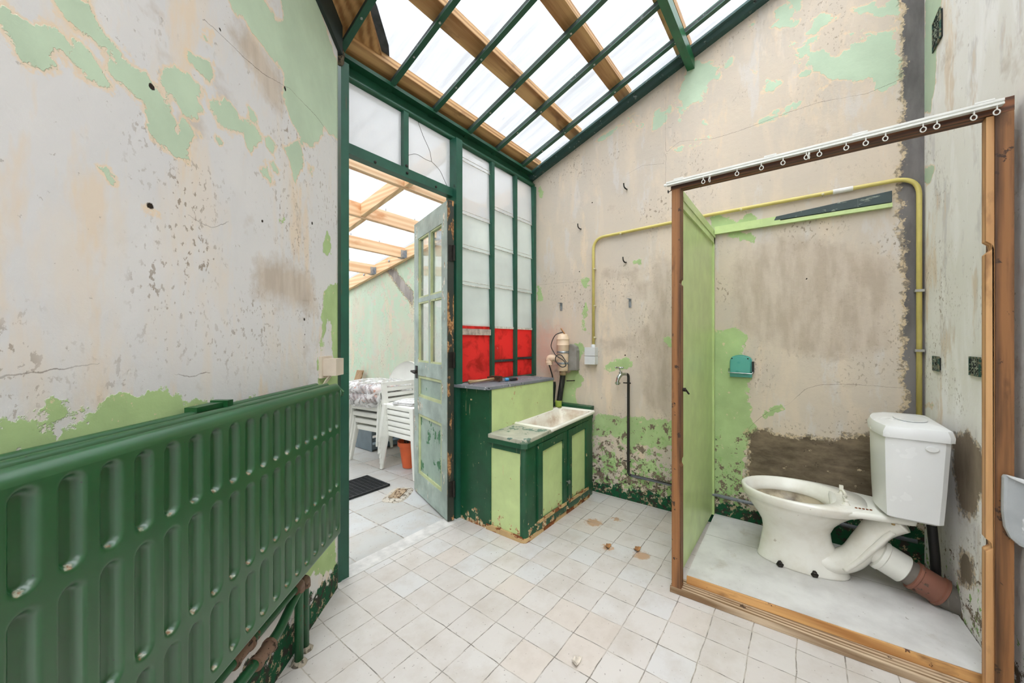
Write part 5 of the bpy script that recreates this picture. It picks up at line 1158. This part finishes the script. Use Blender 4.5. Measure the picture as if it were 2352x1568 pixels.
# vents on the right wall
ventd = plain('vent_dark', (.012, .014, .013), .9)
for i, (xa, xb, za, zb, lab) in enumerate([(2.455, 2.535, 1.024, 1.078, 'small square air grille in the right wall near the corner'), (2.072, 2.165, 1.030, 1.088, 'larger square air grille in the right wall beside the cubicle post'), (2.435, 2.54, 2.48, 2.60, 'broken air grille hole high on the right wall')]):
    t = thing('air_grille', lab, 'air grille', ((xa + xb) / 2, YC, za), group='air grilles in the right wall')
    bm = B(); YC = yc((xa + xb) / 2) + .002; box(bm, xa, xb, YC - .01, YC + .003, za, zb); obj('recess', bm, ventd, t)
    bm = B(); ft = .006
    box(bm, xa - ft, xa, YC, YC + .006, za - ft, zb + ft); box(bm, xb, xb + ft, YC, YC + .006, za - ft, zb + ft); box(bm, xa, xb, YC, YC + .006, za - ft, za); box(bm, xa, xb, YC, YC + .006, zb, zb + ft)
    obj('frame', bm, worn('grille_rim', srgb(120, 116, 92), srgb(60, 96, 84), .7, .5, 60), t)
    bm = B(); nb = 3
    for q_ in range(1, nb + 1):
        xx = xa + (xb - xa) * q_ / (nb + 1); box(bm, xx - .003, xx + .003, YC + .001, YC + .005, za, zb)
    for q_ in range(1, 5):
        zz = za + (zb - za) * q_ / 5; box(bm, xa, xb, YC + .001, YC + .005, zz - .0022, zz + .0022)
    obj('grid', bm, worn('grille_paint', srgb(150, 160, 140), srgb(60, 70, 60), .6, .5, 60), t)
# grey plastic piece at the right edge
t = thing('plastic_guard', 'cloudy grey plastic guard plate nailed to the front of the right cubicle post', 'plate', (1.795, -.5, .54))
bm = B(); prism(bm, [(-.524, .540), (-.505, .548), (-.488, .566), (-.478, .595), (-.474, .64), (-.475, .742), (-.478, .752), (-.524, .742)], 1.784, 1.808, lambda a, b, t_: (t_, a, b)); obj('plate', bm, worn('cloudy_grey_plastic', srgb(168, 172, 174), srgb(204, 206, 206), .45, .58, 18, stretch=(1, 1, .3)), t, bev=.008)
bm = B(); prism(bm, [(-.524, .744), (-.479, .754), (-.484, .747), (-.524, .728)], 1.774, 1.786, lambda a, b, t_: (t_, a, b)); obj('top_lip', bm, plain('pale_plastic_lip', srgb(206, 208, 210), .4), t, bev=.003)

# ------------------------------------------------------------------ terrace things
whp = plain('white_garden_plastic', srgb(226, 227, 219), .38, var=.05, scale=6)
def chair_meshes(style):
    """Monobloc chair, local: front faces -x, width along y, seat at .36. Returns list of (name, bmesh)."""
    out = []
    w, d, sh = (.21, .22, .345) if style == 'round' else (.185, .21, .35)
    bm = B(); rg = []
    for z, g in ((sh - .042, .0), (sh - .010, .004), (sh, -.004), (sh + .002, -.014)):
        r = .05; o_ = []
        for cx, cy, a0 in ((d + g - r, w + g - r, 0), (-d - g + r, w + g - r, 90), (-d - g + r, -w - g + r, 180), (d + g - r, -w - g + r, 270)):
            for i in range(6):
                a = math.radians(a0 + 90 * i / 5); o_.append((cx + r * math.cos(a), cy + r * math.sin(a), z))
        rg.append(o_)
    rings(bm, rg, cap=False); V_ = list(bm.verts)[-24:]; c = bm.verts.new((0, 0, sh - .012))
    for i in range(24): bm.faces.new((V_[i], V_[(i + 1) % 24], c))
    bmesh.ops.recalc_face_normals(bm, faces=bm.faces); out.append(('seat', bm))
    top = sh + .14 if style == 'round' else sh
    for sx in (-1, 1):
        for sy in (-1, 1):
            bm = B(); tp = top if (sx < 0 and style == 'round') else sh - .005
            a = (sx * (d - .01), sy * (w - .008)); b_ = (sx * (d + .035), sy * (w + .022))
            def at(z): 
                f = 1 - z / sh; return (a[0] + (b_[0] - a[0]) * f, a[1] + (b_[1] - a[1]) * f)
            R = []
            for z in (0, sh * .5, sh - .02, tp):
                cx, cy = at(min(z, sh)); hw = .016 + .012 * min(1, z / sh)
                if z > sh: cx, cy = cx + sx * .0, cy + sy * .012
                R.append([(cx - sx * hw * 1.4, cy - hw * sy * .2, z), (cx + sx * hw * .4, cy - hw * sy * .2, z), (cx + sx * hw * .6, cy + hw * sy * .8, z), (cx - sx * hw * 1.2, cy + hw * sy * .9, z)])
            rings(bm, R); out.append(('leg', bm))
    if style == 'round':
        bm = B(); N = 24; W_ = .235; Hh = .40; z0 = sh - .01
        outl = [(W_ * math.sin(a) * (1 if z > 0 else .9), z0 + .17 + z * (.23 if z > 0 else .17)) for a, z in [(2 * math.pi * i / N, math.cos(2 * math.pi * i / N)) for i in range(N)]]
        lean = lambda z: d - .005 + (z - z0) * .32
        A_ = [bm.verts.new((lean(z) - .012, y_, z)) for y_, z in outl]; I_ = [bm.verts.new((lean(z0 + (z - z0) * .9 + .02) + .012, y_ * .86, z0 + (z - z0 - .17) * .86 + .17)) for y_, z in outl]
        Bk = [bm.verts.new((lean(z) + .02, y_, z)) for y_, z in outl]; c = bm.verts.new((lean(z0 + .17) + .022, 0, z0 + .17)); c2 = bm.verts.new((lean(z0 + .17) + .03, 0, z0 + .17))
        for i in range(N):
            j = (i + 1) % N; bm.faces.new((A_[i], A_[j], I_[j], I_[i])); bm.faces.new((A_[i], Bk[i], Bk[j], A_[j])); bm.faces.new((I_[i], I_[j], c)); bm.faces.new((Bk[j], Bk[i], c2))
        bmesh.ops.recalc_face_normals(bm, faces=bm.faces); out.append(('backrest', bm))
        for sy in (-1, 1):
            bm = B(); rg = []
            for x_, z in ((-d - .005, top - .03), (-d - .012, top - .006), (-d + .02, top + .012), (0, top + .014), (d - .02, top + .02), (d + .04, top + .04)):
                y_ = sy * (w + .02 + (.0 if x_ < 0 else -.0)); rg.append([(x_, y_ - .024, z), (x_, y_ + .024, z - .006), (x_ + .004, y_ + .022, z - .024), (x_ + .004, y_ - .02, z - .018)])
            rings(bm, rg); out.append(('armrest', bm))
    else:
        bm = B(); z0 = sh - .02; H2 = .20
        L = lambda z: d + .005 + (z - z0) * .15
        def slat(z0_, z1_, y0_, y1_): hull8(bm, [(L(z0_) - .008, y0_, z0_), (L(z0_) + .010, y0_, z0_), (L(z0_) + .010, y1_, z0_), (L(z0_) - .008, y1_, z0_)], [(L(z1_) - .008, y0_, z1_), (L(z1_) + .010, y0_, z1_), (L(z1_) + .010, y1_, z1_), (L(z1_) - .008, y1_, z1_)])
        slat(z0, z0 + H2, -w - .005, -w + .045); slat(z0, z0 + H2, w - .045, w + .005)
        for q_ in range(4): slat(z0 + .025 + q_ * .047, z0 + .053 + q_ * .047 if q_ < 3 else z0 + H2, -w + .045, w - .045)
        out.append(('backrest', bm))
    return out
def make_chair(style, label, group, loc, rz):
    t = thing('plastic_chair', label, 'chair', loc, rz, group)
    for n_, bm in chair_meshes(style): obj(n_, bm, whp, t, world=False, bev=.004 if n_ in ('leg', 'armrest') else None, smooth=50)
    return t
ORD = ['bottom', 'second from the bottom', 'third from the bottom', 'fourth from the bottom', 'fifth from the bottom', 'top']
c0 = make_chair('round', 'white plastic armchair at the bottom of the stack carrying wrapped cushions', 'armchairs in the cushion stack', (2.19, 3.265, 0), .10)
for i in range(1, 4):
    c = copy_tree(c0); c.location = (2.19 - .014 * i, 3.265 + .008 * i, .068 * i)
    c['label'] = ['', 'white plastic armchair second from the bottom of the stack carrying wrapped cushions', 'white plastic armchair third from the bottom of the stack carrying wrapped cushions', 'round-backed white plastic armchair on top of its stack, under the wrapped cushions'][i]
c0 = make_chair('slat', 'white plastic chair at the bottom of the slat-backed stack behind the open door', 'chairs in the slat-backed stack', (2.16, 2.765, 0), math.pi / 2)
for i in range(1, 6):
    c = copy_tree(c0); c.location = (2.16 - .006 * i, 2.765 - .004 * i, .050 * i)
    c['label'] = f'white plastic chair {ORD[i]} in the slat-backed stack behind the open door' if i < 5 else 'white slat-backed plastic chair on top of the stack behind the open door'
# wrapped cushions
k = NT('striped_cushion_fabric'); p = k.pos(True)
wv = k.n('ShaderNodeTexWave'); k.set(wv.inputs[0], k.map(p, (1, 1, 1), rot=(.3, .4, .8))); wv.inputs['Scale'].default_value = 9; wv.inputs['Distortion'].default_value = 3
c_ = k.mix(k.step(wv.outputs['Fac'], .4, .6), srgb(176, 160, 154), srgb(112, 78, 78))
c_ = k.mix(k.step(k.noise(p, 9, 3), .60, .63), c_, srgb(220, 120, 50)); c_ = k.mix(k.step(k.noise(p, 7, 3), .36, .33), c_, srgb(226, 222, 216))
cush = k.done(c_, .7)
k = NT('crinkled_clear_wrap'); p = k.pos(True)
tb = k.n('ShaderNodeBsdfTransparent'); g_ = k.n('ShaderNodeBsdfGlossy'); g_.inputs['Roughness'].default_value = .15; df = k.n('ShaderNodeBsdfDiffuse'); k.set(df.inputs[0], (.9, .9, .9))
bp = k.n('ShaderNodeBump'); k.set(bp.inputs['Height'], k.noise(p, 22, 6, .6, 1.0)); bp.inputs['Strength'].default_value = .9; bp.inputs['Distance'].default_value = .03
k.t.links.new(bp.outputs[0], g_.inputs['Normal'])
a = k.n('ShaderNodeMixShader'); k.set(a.inputs[0], k.step(k.noise(p, 14, 6, .65, .8), .48, .58, .15, .7)); k.t.links.new(tb.outputs[0], a.inputs[1]); k.t.links.new(df.outputs[0], a.inputs[2])
m = k.n('ShaderNodeMixShader'); m.inputs[0].default_value = .22; k.t.links.new(a.outputs[0], m.inputs[1]); k.t.links.new(g_.outputs[0], m.inputs[2]); k.t.links.new(m.outputs[0], k.out.inputs[0])
wrap = k.m
t = thing('cushion_bundle', 'striped seat cushions wrapped in clear crinkled plastic on the armchair stack', 'cushions', (2.10, 3.29, .575), .10)
def pillow(bm, c, s, amp=.0, seed=0, n=3):
    r = bmesh.ops.create_cube(bm, size=2)['verts']; bmesh.ops.subdivide_edges(bm, edges=list({e for v in r for e in v.link_edges}), cuts=7, use_grid_fill=True)
    for v in bm.verts:
        if not v.tag:
            q_ = v.co.copy(); l = (abs(q_.x) ** 5 + abs(q_.y) ** 5 + abs(q_.z) ** 3) ** (1 / 4.2)
            q_ = q_ / max(l, .001); q_ += Vector(mnoise.noise_vector(q_ * 2.2 + Vector((seed, 0, 0)))) * amp
            v.co = Vector((c[0] + q_.x * s[0], c[1] + q_.y * s[1], c[2] + q_.z * s[2])); v.tag = True
for i, (z, s) in enumerate(((.045, (.20, .21, .042)), (.115, (.19, .20, .040)))):
    bm = B(); pillow(bm, (-.03 + .02 * i, .0, z), s, .05, i * 3.0); obj('cushion', bm, cush, t, world=False, smooth=True)
bm = B(); pillow(bm, (-.03, 0, .085), (.265, .265, .12), .13, 9.0); obj('plastic_wrap', bm, wrap, t, world=False, smooth=True)
t = thing('newspaper', 'folded grey newspapers lying on the slat-backed chair stack', 'newspaper', (2.10, 2.74, .602), .2)
for i in range(3):
    bm = B(); bmesh.ops.create_grid(bm, x_segments=8, y_segments=8, size=1)
    for v in bm.verts: v.co = Vector((v.co.x * .15 + .006 * i, v.co.y * .11, .004 + .008 * i + .006 * math.sin(v.co.x * 3 + i)))
    obj('sheet', bm, plain('newsprint', srgb(214, 214, 212), .8, var=.3, scale=40), t, world=False, solid=.006)
# pot, mat, brick, plank, crate
k_ = plain('terracotta', srgb(206, 96, 52), .6, var=.08)
t = thing('flower_pot', 'orange terracotta plant pot on the terrace tiles under the slat-backed chairs', 'plant pot', (2.14, 2.86, 0))
bm = B(); lathe(bm, [(.001, 0), (.055, 0), (.085, .20), (.098, .20), (.102, .24), (.094, .24), (.088, .215), (.001, .21)], (2.14, 2.86, 0), (0, 0, 1), 28); obj('pot', bm, k_, t, smooth=40)
bm = B(); random.seed(3)
for i in range(9):
    a = random.random() * 6.28; r = random.random() * .05; tube(bm, [(2.14 + r * math.cos(a), 2.86 + r * math.sin(a), .205), (2.14 + (r + .03) * math.cos(a), 2.86 + (r + .03) * math.sin(a), .26 + .03 * random.random())], .004, 5)
obj('dry_stems', bm, plain('dry_stem', srgb(70, 56, 44), .8), t)
bm = B(); mx0, mx1, my0, my1 = 1.17, 1.765, 2.60, 2.93
box(bm, mx0, mx1, my0, my0 + .012, 0, .014); box(bm, mx0, mx1, my1 - .012, my1, 0, .014); box(bm, mx0, mx0 + .012, my0, my1, 0, .014); box(bm, mx1 - .012, mx1, my0, my1, 0, .014)
for i in range(1, 21): yy = my0 + (my1 - my0) * i / 21; box(bm, mx0, mx1, yy - .003, yy + .003, 0, .013)
for i in range(1, 16): xx = mx0 + (mx1 - mx0) * i / 16; box(bm, xx - .004, xx + .004, my0, my1, 0, .012)
tag(obj('door_mat', bm, plain('black_rubber', srgb(34, 36, 38), .55)), 'black openwork rubber mat on the terrace tiles outside the doorway', 'mat')
t = thing('sunken_brick', 'rough sunken brick set in mortar in the terrace floor beside the door', 'brick', (1.70, 2.40, 0), .55)
bm = B(); pillow(bm, (0, 0, -.006), (.135, .085, .014), .10, 4.0); obj('mortar', bm, worn('rough_mortar', srgb(188, 180, 166), srgb(130, 120, 106), .9, .54, 40), t, world=False)
bm = B(); box(bm, -.08, .08, -.042, .042, -.03, .014)
obj('brick', bm, worn('pitted_brick', srgb(172, 150, 122), srgb(110, 88, 66), .9, .52, 50), t, world=False, bev=.006)
bm = B(); hull8(bm, [(2.28, 4.28, 0), (2.30, 4.28, 0), (2.30, 4.42, 0), (2.28, 4.42, 0)], [(2.60, 4.42, .78), (2.62, 4.42, .78), (2.62, 4.56, .78), (2.60, 4.56, .78)])
tag(obj('wooden_plank', bm, wood('grey_plank', srgb(176, 146, 110), srgb(120, 92, 64), 2, .8), bev=.003), 'weathered wooden plank leaning on the terrace wall behind the armchair stack', 'plank')
slate = plain('slate_blue_plastic', srgb(112, 126, 134), .5, var=.15)
t = thing('plastic_crate', 'slate grey slatted plastic crate on the floor behind the armchair stack', 'crate', (2.36, 3.72, 0))
for nm, a in [('side', (2.19, 2.20, 3.55, 3.90, 0, .30)), ('side', (2.52, 2.53, 3.55, 3.90, 0, .30))]:
    bm = B(); box(bm, *a); obj(nm, bm, slate, t, bev=.003)
for q_ in range(4):
    bm = B(); box(bm, 2.20, 2.52, 3.55, 3.56, .02 + .072 * q_, .065 + .072 * q_); obj('slat', bm, slate, t, bev=.002)
bm = B(); box(bm, 2.20, 2.52, 3.56, 3.90, .01, .02); obj('base', bm, slate, t)
# flakes on the floor
fl_ = plain('paint_flake', srgb(196, 186, 172), .8, var=.3, scale=60)
for i, (x, y, r, lab) in enumerate([(1.20, .64, .018, 'curled chip of old tile lying on the floor tiles in the foreground'), (2.05, .72, .02, 'dry brown leaf scrap on the floor tiles in front of the cubicle'), (1.98, .86, .018, 'small brown leaf scrap on the floor tiles between cabinet and cubicle')]):
    bm = B(); bmesh.ops.create_grid(bm, x_segments=5, y_segments=5, size=1)
    for v in bm.verts: v.co = Vector((x + v.co.x * r * (1 - .3 * v.co.y), y + v.co.y * r * .7, .003 + .010 * v.co.x ** 2 + .003 * mnoise.noise(v.co * 3)))
    tag(obj('floor_scrap', bm, fl_ if i == 0 else plain('dry_leaf', srgb(158, 112, 66), .8, var=.4), solid=.002), lab, 'scrap')
